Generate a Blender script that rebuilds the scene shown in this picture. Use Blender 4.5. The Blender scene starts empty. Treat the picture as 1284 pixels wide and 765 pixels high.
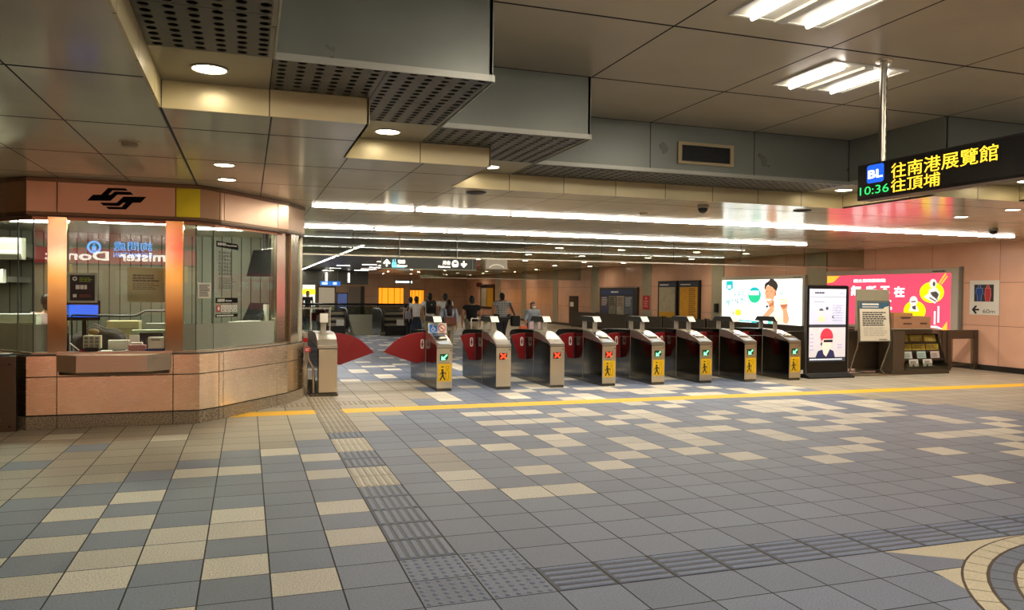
import bpy, bmesh, math, random
from mathutils import Vector, Matrix

R = random.Random(11)
SC = bpy.context.scene
COL = SC.collection
PI = math.pi


# ------------------------------------------------------------------ materials
def lin(c):
    return c / 12.92 if c <= 0.04045 else ((c + 0.055) / 1.055) ** 2.4


def H(s):
    s = s.lstrip('#')
    return tuple(lin(int(s[i:i + 2], 16) / 255) for i in (0, 2, 4)) + (1.0,)


class NT:
    """small node-tree helper"""
    def __init__(self, name):
        self.m = bpy.data.materials.new(name)
        self.m.use_nodes = True
        self.t = self.m.node_tree
        self.b = self.t.nodes['Principled BSDF']
        self.out = self.t.nodes['Material Output']

    def n(self, typ, **kw):
        nd = self.t.nodes.new(typ)
        for k, v in kw.items():
            setattr(nd, k, v)
        return nd

    def put(self, sock, v):
        if isinstance(v, bpy.types.NodeSocket):
            self.t.links.new(v, sock)
        else:
            sock.default_value = v

    def math(self, op, a, b=0.0, c=0.0):
        nd = self.n('ShaderNodeMath', operation=op)
        self.put(nd.inputs[0], a)
        self.put(nd.inputs[1], b)
        self.put(nd.inputs[2], c)
        return nd.outputs[0]

    def mix(self, f, a, b, blend='MIX'):
        nd = self.n('ShaderNodeMix', data_type='RGBA', blend_type=blend)
        self.put(nd.inputs[0], f)
        self.put(nd.inputs[6], a)
        self.put(nd.inputs[7], b)
        return nd.outputs[2]

    def coord(self):
        return self.n('ShaderNodeTexCoord').outputs['Object']

    def sep(self, v):
        nd = self.n('ShaderNodeSeparateXYZ')
        self.put(nd.inputs[0], v)
        return nd.outputs

    def comb(self, x, y, z=0.0):
        nd = self.n('ShaderNodeCombineXYZ')
        self.put(nd.inputs[0], x)
        self.put(nd.inputs[1], y)
        self.put(nd.inputs[2], z)
        return nd.outputs[0]

    def noise(self, v, scale, detail=2.0, rough=0.5):
        nd = self.n('ShaderNodeTexNoise')
        self.put(nd.inputs['Vector'], v)
        nd.inputs['Scale'].default_value = scale
        nd.inputs['Detail'].default_value = detail
        nd.inputs['Roughness'].default_value = rough
        return nd.outputs[0]

    def mapping(self, v, scale):
        nd = self.n('ShaderNodeMapping')
        self.put(nd.inputs['Vector'], v)
        nd.inputs['Scale'].default_value = scale
        return nd.outputs[0]

    def bump(self, h, strength=0.1, dist=0.01):
        nd = self.n('ShaderNodeBump')
        nd.inputs['Strength'].default_value = strength
        nd.inputs['Distance'].default_value = dist
        self.put(nd.inputs['Height'], h)
        self.t.links.new(nd.outputs[0], self.b.inputs['Normal'])
        return nd

    def ramp(self, f, lo, hi, a, b):
        nd = self.n('ShaderNodeMapRange')
        self.put(nd.inputs[0], f)
        for i, v in enumerate((lo, hi, a, b)):
            nd.inputs[i + 1].default_value = v
        return nd.outputs[0]


MATS = {}


def mat(name, color, rough=0.5, metal=0.0, emit=None, strength=1.0, spec=0.5, var=0.0, vscale=8.0, alpha=None):
    if name in MATS:
        return MATS[name]
    t = NT(name)
    c = H(color) if isinstance(color, str) else color
    t.b.inputs['Base Color'].default_value = c
    t.b.inputs['Roughness'].default_value = rough
    t.b.inputs['Metallic'].default_value = metal
    t.b.inputs['Specular IOR Level'].default_value = spec
    if var:
        f = t.noise(t.coord(), vscale, 3.0)
        k = t.ramp(f, 0.3, 0.7, 1 - var, 1 + var)
        cc = t.mix(1.0, c, t.comb(k, k, k), 'MULTIPLY')
        t.put(t.b.inputs['Base Color'], cc)
    if emit is not None:
        t.b.inputs['Emission Color'].default_value = H(emit) if isinstance(emit, str) else emit
        t.b.inputs['Emission Strength'].default_value = strength
    MATS[name] = t.m
    return t.m


def lamp(name, color, strength):
    return mat(name, '#f4f2ea', 0.5, emit=color, strength=strength)


def lit(name, color, strength):
    """a backlit print or a pixel of a screen"""
    return mat(name, color, 0.35, emit=color, strength=strength)


def seam_mask(t, v, axes, p, o, w):
    s = t.sep(v)
    ms, ids = [], []
    for k in range(len(axes)):
        if not p[k]:
            continue
        a = t.math('DIVIDE', t.math('SUBTRACT', s[axes[k]], o[k]), p[k])
        f = t.math('FRACT', a)
        d = t.math('MULTIPLY', t.math('MINIMUM', f, t.math('SUBTRACT', 1.0, f)), p[k])
        ms.append(t.math('LESS_THAN', d, w[k] if isinstance(w, tuple) else w))
        ids.append(t.math('FLOOR', a))
    m = ms[0] if len(ms) == 1 else t.math('MAXIMUM', ms[0], ms[1])
    return m, ids


def panel(name, color, rough, metal, axes, p, o, w=0.004, seam='#1c1712', var=0.06, wob=0.0, wscale=0.8, spec=0.5, streak=None):
    """flat metal or laminate panels with dark open joints"""
    t = NT(name)
    v = t.coord()
    m, ids = seam_mask(t, v, axes, p, o, w)
    wn = t.n('ShaderNodeTexWhiteNoise', noise_dimensions='3D')
    t.put(wn.inputs['Vector'], t.comb(ids[0], ids[1] if len(ids) > 1 else 0.0))
    k = t.ramp(wn.outputs['Value'], 0, 1, 1 - var, 1 + var)
    soft = t.ramp(t.noise(v, 1.3, 4.0), 0.3, 0.7, 0.94, 1.06)
    k = t.math('MULTIPLY', k, soft)
    c = t.mix(1.0, H(color), t.comb(k, k, k), 'MULTIPLY')
    t.put(t.b.inputs['Base Color'], t.mix(m, c, H(seam)))
    t.put(t.b.inputs['Roughness'], t.math('ADD', t.math('MULTIPLY', m, 0.6), t.ramp(t.noise(v, 3.0, 3.0), 0.3, 0.7, rough * 0.9, rough * 1.12)))
    t.put(t.b.inputs['Metallic'], t.math('MULTIPLY', t.math('SUBTRACT', 1.0, m), metal))
    t.b.inputs['Specular IOR Level'].default_value = spec
    if wob:
        t.bump(t.noise(v, wscale, 1.0), wob, 0.05)
    MATS[name] = t.m
    return t.m


def steel(name, color, rough, axis=2, wob=0.0, grain=0.03, aniso=0.0, rot=0.0):
    """brushed stainless steel, grain lines running across AXIS"""
    t = NT(name)
    v = t.coord()
    sc = [6.0, 6.0, 6.0]
    sc[axis] = 260.0
    g = t.noise(t.mapping(v, sc), 1.0, 2.0)
    t.b.inputs['Metallic'].default_value = 1.0
    k = t.ramp(g, 0.3, 0.7, 1 - grain, 1 + grain)
    t.put(t.b.inputs['Base Color'], t.mix(1.0, H(color), t.comb(k, k, k), 'MULTIPLY'))
    t.put(t.b.inputs['Roughness'], t.ramp(g, 0.3, 0.7, rough * (1 - 3 * grain), rough * (1 + 3 * grain)))
    if aniso:
        t.b.inputs['Anisotropic'].default_value = aniso
        t.b.inputs['Anisotropic Rotation'].default_value = rot
        tg = t.n('ShaderNodeTangent', direction_type='RADIAL', axis='Z')
        t.put(t.b.inputs['Tangent'], tg.outputs[0])
    if wob:
        t.bump(t.noise(t.mapping(v, (1.0, 1.0, 0.35)), 3.2, 1.0), wob, 0.03)
    MATS[name] = t.m
    return t.m


def pane_glass(name, tint, refl=1.0, rough=0.0, frost=None):
    """architectural pane: see-through with Fresnel reflection"""
    t = NT(name)
    t.t.nodes.remove(t.b)
    tr = t.n('ShaderNodeBsdfTransparent')
    tr.inputs[0].default_value = H(tint)
    gl = t.n('ShaderNodeBsdfGlossy')
    gl.inputs['Color'].default_value = (1, 1, 1, 1)
    gl.inputs['Roughness'].default_value = rough
    fr = t.n('ShaderNodeFresnel')
    bf = t.n('ShaderNodeNewGeometry').outputs['Backfacing']
    t.put(fr.inputs[0], t.math('ADD', 1.5, t.math('MULTIPLY', bf, 1 / 1.5 - 1.5)))
    f = t.math('MINIMUM', t.math('MULTIPLY', fr.outputs[0], refl), 1.0)
    mx = t.n('ShaderNodeMixShader')
    t.put(mx.inputs[0], f)
    t.put(mx.inputs[1], tr.outputs[0])
    t.put(mx.inputs[2], gl.outputs[0])
    res = mx.outputs[0]
    if frost:
        df = t.n('ShaderNodeBsdfDiffuse')
        df.inputs[0].default_value = H('#b9bcae')
        v = t.sep(t.coord())
        xy = t.math('ADD', t.math('MULTIPLY', v[0], 0.585), t.math('MULTIPLY', v[1], 0.811))
        a = t.math('FRACT', t.math('DIVIDE', t.math('ADD', xy, t.math('MULTIPLY', v[2], 1.7)), 0.035))
        b = t.math('FRACT', t.math('DIVIDE', t.math('SUBTRACT', xy, t.math('MULTIPLY', v[2], 1.7)), 0.035))
        ln = t.math('MAXIMUM', t.math('LESS_THAN', a, 0.22), t.math('LESS_THAN', b, 0.22))
        k = t.math('SUBTRACT', frost, t.math('MULTIPLY', ln, 0.35))
        mx2 = t.n('ShaderNodeMixShader')
        t.put(mx2.inputs[0], k)
        t.put(mx2.inputs[1], res)
        t.put(mx2.inputs[2], df.outputs[0])
        res = mx2.outputs[0]
    t.t.links.new(res, t.out.inputs[0])
    MATS[name] = t.m
    return t.m


# ------------------------------------------------------------------ geometry
def FR(o, u, v):
    """frame: origin o, u to the right, v up, normal towards the reader"""
    u, v = Vector(u).normalized(), Vector(v).normalized()
    n = u.cross(v)
    M = Matrix((u, v, n)).transposed().to_4x4()
    M.translation = Vector(o)
    return M


WORLD = {}          # things whose parts are drawn in hall coordinates


class MB:
    def __init__(self):
        self.v, self.f, self.mi = [], [], []
        self.slot = 0

    def add(self, vs, fs):
        b = len(self.v)
        self.v += [tuple(p) for p in vs]
        self.f += [tuple(i + b for i in f) for f in fs]
        self.mi += [self.slot] * len(fs)
        return self

    def poly(self, pts):
        return self.add(pts, [tuple(range(len(pts)))])

    def box(self, x0, x1, y0, y1, z0, z1):
        vs = [(x, y, z) for z in (z0, z1) for y in (y0, y1) for x in (x0, x1)]
        return self.add(vs, [(0, 2, 3, 1), (4, 5, 7, 6), (0, 1, 5, 4), (2, 6, 7, 3), (0, 4, 6, 2), (1, 3, 7, 5)])

    def prism(self, pts, ext):
        n = len(pts)
        e = Vector(ext)
        vs = [Vector(p) for p in pts] + [Vector(p) + e for p in pts]
        fs = [tuple(range(n - 1, -1, -1)), tuple(range(n, 2 * n))]
        fs += [(i, (i + 1) % n, n + (i + 1) % n, n + i) for i in range(n)]
        return self.add(vs, fs)

    def flat(self, fr, pts, d=0.0, t=0.003):
        """a 2-D outline in frame FR, from height d to d+t"""
        n = fr.to_3x3() @ Vector((0, 0, 1))
        return self.prism([fr @ Vector((x, y, d)) for x, y in pts], n * t)

    def frect(self, fr, x0, x1, y0, y1, d=0.0, t=0.003):
        return self.flat(fr, [(x0, y0), (x1, y0), (x1, y1), (x0, y1)], d, t)

    def fell(self, fr, cx, cy, rx, ry, d=0.0, t=0.003, n=24, a0=0.0, a1=2 * PI):
        full = abs(a1 - a0 - 2 * PI) < 1e-6
        m = n if full else n + 1
        return self.flat(fr, [(cx + rx * math.cos(a0 + (a1 - a0) * i / n), cy + ry * math.sin(a0 + (a1 - a0) * i / n)) for i in range(m)], d, t)

    def fring(self, fr, cx, cy, r0, r1, d=0.0, t=0.003, n=28, k=1.0):
        vs, fs = [], []
        for i in range(n):
            a = 2 * PI * i / n
            for r in (r0, r1):
                for h in (d, d + t):
                    vs.append(fr @ Vector((cx + r * math.cos(a), cy + r * k * math.sin(a), h)))
        for i in range(n):
            a, b = 4 * i, 4 * ((i + 1) % n)
            fs += [(a + 1, a + 3, b + 3, b + 1), (a, b, b + 2, a + 2), (a, a + 1, b + 1, b), (a + 2, b + 2, b + 3, a + 3)]
        return self.add(vs, fs)

    def fline(self, fr, p, q, w, d=0.0, t=0.003):
        p, q = Vector(p), Vector(q)
        s = (q - p).normalized()
        s = Vector((-s.y, s.x)) * w / 2
        return self.flat(fr, [tuple(p - s), tuple(q - s), tuple(q + s), tuple(p + s)], d, t)

    def tube(self, path, r, seg=8, cap=True, r1=None):
        path = [Vector(p) for p in path]
        n = len(path)
        vs, fs = [], []
        up = None
        for i, p in enumerate(path):
            d = (path[min(i + 1, n - 1)] - path[max(i - 1, 0)]).normalized()
            if up is None:
                up = Vector((0, 0, 1)) if abs(d.z) < 0.9 else Vector((1, 0, 0))
            a = d.cross(up).normalized()
            up = a.cross(d).normalized()
            rr = r if r1 is None else r + (r1 - r) * i / (n - 1)
            vs += [p + (a * math.cos(2 * PI * k / seg) + up * math.sin(2 * PI * k / seg)) * rr for k in range(seg)]
        for i in range(n - 1):
            for k in range(seg):
                k2 = (k + 1) % seg
                fs.append((i * seg + k, i * seg + k2, (i + 1) * seg + k2, (i + 1) * seg + k))
        if cap:
            fs += [tuple(range(seg - 1, -1, -1)), tuple(range((n - 1) * seg, n * seg))]
        return self.add(vs, fs)

    def lathe(self, prof, c=(0, 0, 0), seg=20):
        c = Vector(c)
        vs, fs = [], []
        for r, z in prof:
            vs += [c + Vector((r * math.cos(2 * PI * k / seg), r * math.sin(2 * PI * k / seg), z)) for k in range(seg)]
        for i in range(len(prof) - 1):
            for k in range(seg):
                k2 = (k + 1) % seg
                fs.append((i * seg + k, i * seg + k2, (i + 1) * seg + k2, (i + 1) * seg + k))
        fs += [tuple(range(seg - 1, -1, -1)), tuple(range((len(prof) - 1) * seg, len(prof) * seg))]
        return self.add(vs, fs)

    def ball(self, c, rx, ry, rz, seg=14, rings=9, fn=None):
        c = Vector(c)
        vs, fs = [], []
        for i in range(rings + 1):
            th = PI * i / rings
            for k in range(seg):
                ph = 2 * PI * k / seg
                p = Vector((math.sin(th) * math.cos(ph), math.sin(th) * math.sin(ph), math.cos(th)))
                if fn:
                    p = fn(p)
                vs.append(c + Vector((p.x * rx, p.y * ry, p.z * rz)))
        for i in range(rings):
            for k in range(seg):
                k2 = (k + 1) % seg
                fs.append((i * seg + k, (i + 1) * seg + k, (i + 1) * seg + k2, i * seg + k2))
        return self.add(vs, fs)

    def mesh(self, me, M=Matrix()):
        return self.add([M @ v.co for v in me.vertices], [tuple(p.vertices) for p in me.polygons])

    def build(self, name, mats, parent=None, smooth=False, bevel=0.0, seg=2, loc=None, merge=False):
        me = bpy.data.meshes.new(name)
        q = parent
        while q is not None:
            if q.name in WORLD:
                d = WORLD[q.name]
                self.v = [(a - d[0], b - d[1], c - d[2]) for a, b, c in self.v]
                break
            q = q.parent
        me.from_pydata(self.v, [], self.f)
        if not isinstance(mats, (list, tuple)):
            mats = [mats]
        for m in mats:
            me.materials.append(m)
        me.polygons.foreach_set('material_index', self.mi)
        bm = bmesh.new()
        bm.from_mesh(me)
        if merge:
            bmesh.ops.remove_doubles(bm, verts=bm.verts, dist=1e-5)
        bmesh.ops.recalc_face_normals(bm, faces=bm.faces)
        if bevel:
            es = [e for e in bm.edges if len(e.link_faces) == 2 and e.calc_face_angle(0) > 0.5]
            bmesh.ops.bevel(bm, geom=es, offset=bevel, segments=seg, profile=0.6, affect='EDGES', clamp_overlap=True)
        if smooth:
            for f in bm.faces:
                f.smooth = True
        bm.to_mesh(me)
        bm.free()
        if smooth and smooth != 'all':
            try:
                me.set_sharp_from_angle(angle=math.radians(38))
            except Exception:
                pass
        o = bpy.data.objects.new(name, me)
        COL.objects.link(o)
        if parent is not None:
            o.parent = parent
        if loc is not None:
            o.location = loc
        return o


TXT = {}


def text_mesh(body, bold=0.0, space=1.0):
    key = (body, space)
    if key not in TXT:
        cu = bpy.data.curves.new('lettering', 'FONT')
        cu.body = body
        cu.extrude = 0.0
        cu.resolution_u = 3
        cu.space_character = space
        o = bpy.data.objects.new('lettering', cu)
        COL.objects.link(o)
        dg = bpy.context.evaluated_depsgraph_get()
        dg.update()
        me = bpy.data.meshes.new_from_object(o.evaluated_get(dg))
        bpy.data.objects.remove(o)
        xs = [v.co.x for v in me.vertices] or [0, 1]
        ys = [v.co.y for v in me.vertices] or [0, 1]
        TXT[key] = (me, min(xs), max(xs), min(ys), max(ys))
    return TXT[key]


def put_text(mb, fr, body, x0, x1, y0, y1, d=0.004, bold=0.0, keep=False, space=1.0):
    """letters of BODY filling the rectangle x0..x1, y0..y1 of the frame"""
    me, a, b, c, e = text_mesh(body, bold, space)
    sx, sy = (x1 - x0) / max(b - a, 1e-6), (y1 - y0) / max(e - c, 1e-6)
    if keep:
        sx = sy = min(sx, sy)
    k = bold * 0.8
    for i, (ox, oy) in enumerate(((0, 0), (k, k), (-k, k), (k, -k), (-k, -k)) if bold else ((0, 0),)):
        mb.add([fr @ Vector((x0 + (v.co.x - a + ox) * sx, y0 + (v.co.y - c + oy) * sy, d + i * 0.0002)) for v in me.vertices],
               [tuple(p.vertices) for p in me.polygons])
    return mb


def scribble(mb, fr, x0, x1, y0, y1, rows, d=0.004, fill=0.55, words=5):
    """rows of small unreadable print"""
    h = (y1 - y0) / rows
    for r in range(rows):
        x = x0
        y = y1 - (r + 1) * h
        end = x0 + (x1 - x0) * R.uniform(0.75, 1.0)
        while x < end:
            w = min((x1 - x0) / words * R.uniform(0.5, 1.1), end - x)
            mb.frect(fr, x, x + w * 0.86, y + h * (1 - fill) / 2, y + h * (1 + fill) / 2, d, 0.001)
            x += w
    return mb


# ------------------------------------------------------------------ scene bookkeeping
def tag(o, label=None, cat=None, group=None, kind=None):
    for k, v in (('label', label), ('category', cat), ('group', group), ('kind', kind)):
        if v:
            o[k] = v
    return o


def thing(name, label, cat, loc=(0, 0, 0), rz=0.0, group=None):
    o = bpy.data.objects.new(name, None)
    o.empty_display_size = 0.1
    COL.objects.link(o)
    o.location = loc
    o.rotation_euler = (0, 0, rz)
    return tag(o, label, cat, group)


def wthing(name, label, cat, loc, group=None):
    o = thing(name, label, cat, loc, 0.0, group)
    WORLD[o.name] = loc
    return o


def struct(mb, name, m, **kw):
    return tag(mb.build(name, m, **kw), kind='structure')


def copy_tree(o, loc, label=None, rz=None):
    def cp(s, parent):
        c = s.copy()
        COL.objects.link(c)
        c.parent = parent
        for ch in s.children:
            cp(ch, c)
        return c
    r = cp(o, None)
    r.location = loc
    if rz is not None:
        r.rotation_euler = (0, 0, rz)
    if label:
        r['label'] = label
    return r


ORD = ['first', 'second', 'third', 'fourth', 'fifth', 'sixth', 'seventh', 'eighth', 'ninth', 'tenth', 'eleventh', 'twelfth', 'thirteenth', 'fourteenth']
# ------------------------------------------------------------------ camera
cam_d = bpy.data.cameras.new('camera')
cam = bpy.data.objects.new('camera', cam_d)
COL.objects.link(cam)
rx = Vector((0.94650647, -0.32251902, 0.0103432))      # image right
ry = Vector((0.00513326, -0.01700025, -0.99984231))    # image down
rz_ = Vector((0.32264399, 0.94641031, -0.01443527))    # view direction
M = Matrix((rx, -ry, -rz_)).transposed().to_4x4()
M.translation = (0, 0, 1.7)
cam.matrix_world = M
cam_d.sensor_fit = 'HORIZONTAL'
cam_d.sensor_width = 36.0
cam_d.lens = 974.23 / 1284 * 36.0
cam_d.clip_start = 0.05
cam_d.clip_end = 200
SC.camera = cam
SC.view_settings.view_transform = 'Standard'
SC.view_settings.look = 'None'
SC.view_settings.gamma = 1.0
SC.view_settings.exposure = 0.9
SC.view_settings.use_curve_mapping = False
SC.cycles.use_denoising = True
SC.cycles.max_bounces = 9
SC.cycles.diffuse_bounces = 4
SC.cycles.glossy_bounces = 5
SC.cycles.transparent_max_bounces = 16
SC.cycles.sample_clamp_indirect = 6.0
SC.cycles.caustics_reflective = True
SC.cycles.caustics_refractive = False

w = bpy.data.worlds.new('world')
SC.world = w
w.use_nodes = True
w.node_tree.nodes['Background'].inputs[0].default_value = (0.5, 0.45, 0.38, 1)
w.node_tree.nodes['Background'].inputs[1].default_value = 0.02

# ------------------------------------------------------------------ levels and lines of the hall (metres)
Z1, Z2, Z3 = 3.05, 3.25, 3.85          # low ceiling, perforated ledge, coffer
XW = 16.6                              # long wall on the right
T, TX, TY = 0.389, 0.138, 5.647        # floor tile, its grid origin
TYP = 0.388
X0, PX = -0.61, 0.765                  # ceiling grid
gx = lambda k: X0 + PX * k
YL = [5.42, 6.28, 7.07, 7.93, 8.64, 9.59]


# ------------------------------------------------------------------ floor
def tile_mat(name, color, bump=0.5, rough=0.42):
    t = NT(name)
    v = t.coord()
    m, ids = seam_mask(t, v, (0, 1), (T, TYP), (TX, TY), 0.0048)
    wn = t.n('ShaderNodeTexWhiteNoise', noise_dimensions='3D')
    t.put(wn.inputs['Vector'], t.comb(ids[0], ids[1]))
    k = t.ramp(wn.outputs['Value'], 0, 1, 0.87, 1.12)
    grain = t.noise(v, 95.0, 3.0, 0.6)
    k = t.math('MULTIPLY', k, t.ramp(grain, 0.38, 0.62, 0.72, 1.25))
    c = t.mix(1.0, H(color), t.comb(k, k, k), 'MULTIPLY')
    t.put(t.b.inputs['Base Color'], t.mix(m, c, H('#2c2822')))
    t.put(t.b.inputs['Roughness'], t.math('ADD', t.math('MULTIPLY', m, 0.4), t.ramp(grain, 0.3, 0.7, rough * 0.9, rough * 1.15)))
    h = t.math('SUBTRACT', grain, t.math('MULTIPLY', m, 2.0))
    t.bump(h, bump, 0.004)
    MATS[name] = t.m
    return t.m


M_BLUE = tile_mat('tile_blue_grey', '#757f91')
M_CREAM = tile_mat('tile_cream', '#e2dac6')
M_TAN = tile_mat('tile_tan', '#ada38d', 0.3)
M_TGRV = tile_mat('tile_groove_grey', '#43474e')
M_YEL = mat('yellow_line_paint', '#ffc400', 0.45)
M_GROUT = mat('grout', '#2c2822', 0.9)
CREAM = {(-6, 11), (-3, 10), (0, 7), (1, 6), (-2, 5), (-1, 5), (1, 4), (-3, 3), (1, 1), (-4, 2), (-3, 1), (-1, 1), (-1, 0),
         (-2, 0), (-2, -1), (-4, 0), (-3, -1), (-3, -2), (-1, -2), (-4, -2), (0, -3), (1, -1), (-5, -1), (-2, -4), (5, 7),
         (7, 10), (8, 10), (7, 8), (6, 6), (9, 8), (8, 7), (8, 6), (7, 5), (6, 3), (8, 3), (5, 1), (6, 1), (10, 6), (10, 5),
         (9, 4), (12, 8), (11, 9), (12, 6), (12, 5), (11, 4), (14, 7), (12, 3), (12, 7), (13, 7), (16, 8), (15, 6), (15, 5), (17, 6),
         (18, 6), (18, 8), (19, 7), (20, 7), (17, 4), (15, 3), (16, 3), (14, 2), (18, 2), (20, 4), (21, 4), (22, 4), (23, 4), (22, 3), (21, 2),
         (20, 1), (24, 5), (16, -1), (23, 6), (9, 12), (10, 11), (11, 12), (8, 12), (7, 12), (14, 18), (15, 17), (10, 16), (7, 18), (14, 13), (16, 10),
         (16, 13), (19, 18), (20, 17), (21, 16), (19, 12), (20, 12), (13, 9), (13, 10), (15, 9), (19, 10), (18, 10), (20, 9), (19, 9), (21, 10),
         (20, 8), (21, 8), (23, 9), (22, 8), (23, 7), (21, 12), (22, 15), (17, 16), (18, 17), (13, 11), (16, 16), (15, 12), (12, 10),
         (4, 2), (4, 3), (9, 10), (11, 11), (12, 15), (13, 16), (25, 2), (26, 4), (25, 6)}
TANLO = {-6: 3, -5: 4, -4: 5, -3: 6, -2: 7, -1: 8, 0: 8, 1: 9, 2: 9, 3: 10, 4: 13, 5: 15, 6: 17, 7: 21}
BLUE_EXTRA = {(-5, 9), (-6, 7), (-2, 6)}
TACROW = {-2: 0, -1: 0, 0: 0, 1: 0, 2: 0, 3: 1, 4: 1, 5: 0, 6: 0, 7: 1, 8: 1, 9: 0}
CC, CR = Vector((5.40, 2.256)), 1.83        # round brick border


def tile_kind(c, r):
    if r == -4 and c >= 4:
        return 4
    if r in (-4, -3) and c in (2, 3):
        return 0
    if r == 14 and c != 2:
        return 3
    if c == 2 and r >= -2:
        return (4 if TACROW.get(r, 2) == 0 else TACROW[r]) if r < 10 else 2
    if (c, r) in CREAM:
        return 1
    if (c, r) in BLUE_EXTRA:
        return 0
    if c < -6:
        return 2 if r >= 2 else 0
    if c in TANLO and r >= TANLO[c] and (r < 24 or c > 9):
        return 2
    if c == 4 and r in (4, 5, 6):
        return 2
    edge = 25 if r >= 12 else (26 if r >= 10 else 27 + max(0, (9 - r) // 2))
    if c >= edge:
        return 2
    if c in (12, 13) and r in (-4, -5) and False:
        return 1
    if r > 14 and c > 5:
        q = random.Random(c * 131 + r * 977).random()
        return 1 if q < 0.24 else 0
    if r > 22:
        q = random.Random(c * 131 + r * 977).random()
        return 1 if q < 0.2 else 0
    if r in (10, 11, 12, 13) and c > 14:
        q = random.Random(c * 17 + r * 97).random()
        return 1 if q < 0.2 else 0
    return 0


fl = MB()
C0, C1, R0, R1 = -26, 45, -36, 150
for r in range(R0, R1):
    for c in range(C0, C1):
        x0, x1 = TX + c * T, TX + (c + 1) * T
        y0, y1 = TY + r * TYP, TY + (r + 1) * TYP
        if x0 > XW + 0.3:
            continue
        fl.slot = tile_kind(c, r)
        fl.poly([(x0, y0, 0), (x1, y0, 0), (x1, y1, 0), (x0, y1, 0)])
fl.slot = 2
x0, x1, y0, y1 = TX + C0 * T, TX + C1 * T, TY + R0 * TYP, TY + R1 * TYP
fl.box(x0, x1, y0, y1, -0.2, -0.01)
floor = struct(fl, 'floor', [M_BLUE, M_CREAM, M_TAN, M_YEL, M_TGRV], merge=True)

# raised tactile paving
tac = MB()
def tac_bar(x0, x1, y0, y1):
    h = 0.006
    e = 0.008
    tac.add([(x0, y0, 0), (x1, y0, 0), (x1, y1, 0), (x0, y1, 0), (x0 + e, y0 + e, h), (x1 - e, y0 + e, h), (x1 - e, y1 - e, h), (x0 + e, y1 - e, h)],
            [(4, 5, 6, 7), (0, 1, 5, 4), (1, 2, 6, 5), (2, 3, 7, 6), (3, 0, 4, 7)])
def bars(c, r, along, k, n=5, bw=0.022):
    tac.slot = k
    x, y = TX + c * T, TY + r * TYP
    for i in range(n):
        q = 0.036 + i * (T - 0.072) / (n - 1)
        if along == 'y':
            tac_bar(x + q - bw, x + q + bw, y + 0.018, y + TYP - 0.018)
        else:
            tac_bar(x + 0.018, x + T - 0.018, y + q - bw, y + q + bw)
for r in range(-2, 28):
    bars(2, r, 'y', tile_kind(2, r) % 4, 6)
for c in range(4, 26):
    bars(c, -4, 'x', 0)
for c in (0, 1, 3, 4):
    bars(c, 16, 'y', 2)
for c in (2, 3):
    for r in (-4, -3):
        tac.slot = 0
        for i in range(6):
            for j in range(6):
                tac.lathe([(0.019, 0.0), (0.013, 0.004), (0.006, 0.006)], (TX + c * T + 0.035 + i * 0.064, TY + r * TYP + 0.035 + j * 0.064, 0), 8)
M_TAC0 = mat('tactile_blue_grey', '#76829a', 0.45, var=0.15, vscale=90)
M_TAC1 = mat('tactile_cream', '#d2c8b0', 0.5, var=0.12, vscale=90)
M_TAC2 = mat('tactile_tan', '#9a8d76', 0.5, var=0.12, vscale=90)
struct(tac, 'floor_tactile_strip', [M_TAC0, M_TAC1, M_TAC2])

# round brick border set into the tiles at the near right
rg = MB()
def ring(r0, r1, z, slot, n, gap=0.012):
    rg.slot = slot
    for i in range(n):
        a0, a1 = 2 * PI * i / n + gap / r0 / 2, 2 * PI * (i + 1) / n - gap / r0 / 2
        ps = []
        for a, r in ((a0, r0), (a1, r0), (a1, r1), (a0, r1)):
            ps.append((CC.x + r * math.cos(a), CC.y + r * math.sin(a), 0.0))
        rg.prism(ps, (0, 0, z))
rg.slot = 2
rg.prism([(CC.x + CR * math.cos(2 * PI * i / 90), CC.y + CR * math.sin(2 * PI * i / 90), 0) for i in range(90)], (0, 0, 0.0015))
ring(1.695, 1.815, 0.004, 0, 64)
ring(1.555, 1.675, 0.004, 1, 60)
ring(1.10, 1.535, 0.004, 0, 56)
ring(0.60, 1.08, 0.004, 1, 30)
rg.slot = 0
rg.prism([(CC.x + 0.58 * math.cos(2 * PI * i / 30), CC.y + 0.58 * math.sin(2 * PI * i / 30), 0) for i in range(30)], (0, 0, 0.004))
# cream wedges between the square tiles and the ring
def wedge(pts):
    rg.slot = 0
    rg.prism([(x, y, 0) for x, y in pts], (0, 0, 0.0012))
yb = TY - 4 * TYP
for c in (11, 12):
    pass
wedge([(TX + 10 * T + 0.02, yb - 0.01), (TX + 13.3 * T, yb - 0.01), (5.15, 4.05), (4.6, 3.88), (4.44, 3.80)])
wedge([(4.05, 3.70), (4.30, 3.70), (4.15, 3.58), (3.98, 3.40)])
wedge([(3.62, 3.10), (3.80, 3.10), (3.74, 2.9), (3.62, 2.72)])
M_BRK0 = mat('brick_cream', '#d6cbae', 0.6, var=0.18, vscale=110)
M_BRK1 = mat('brick_grey', '#6f7785', 0.6, var=0.18, vscale=110)
struct(rg, 'floor_round_border', [M_BRK0, M_BRK1, mat('ring_grout', '#57493a', 0.9)])

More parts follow.
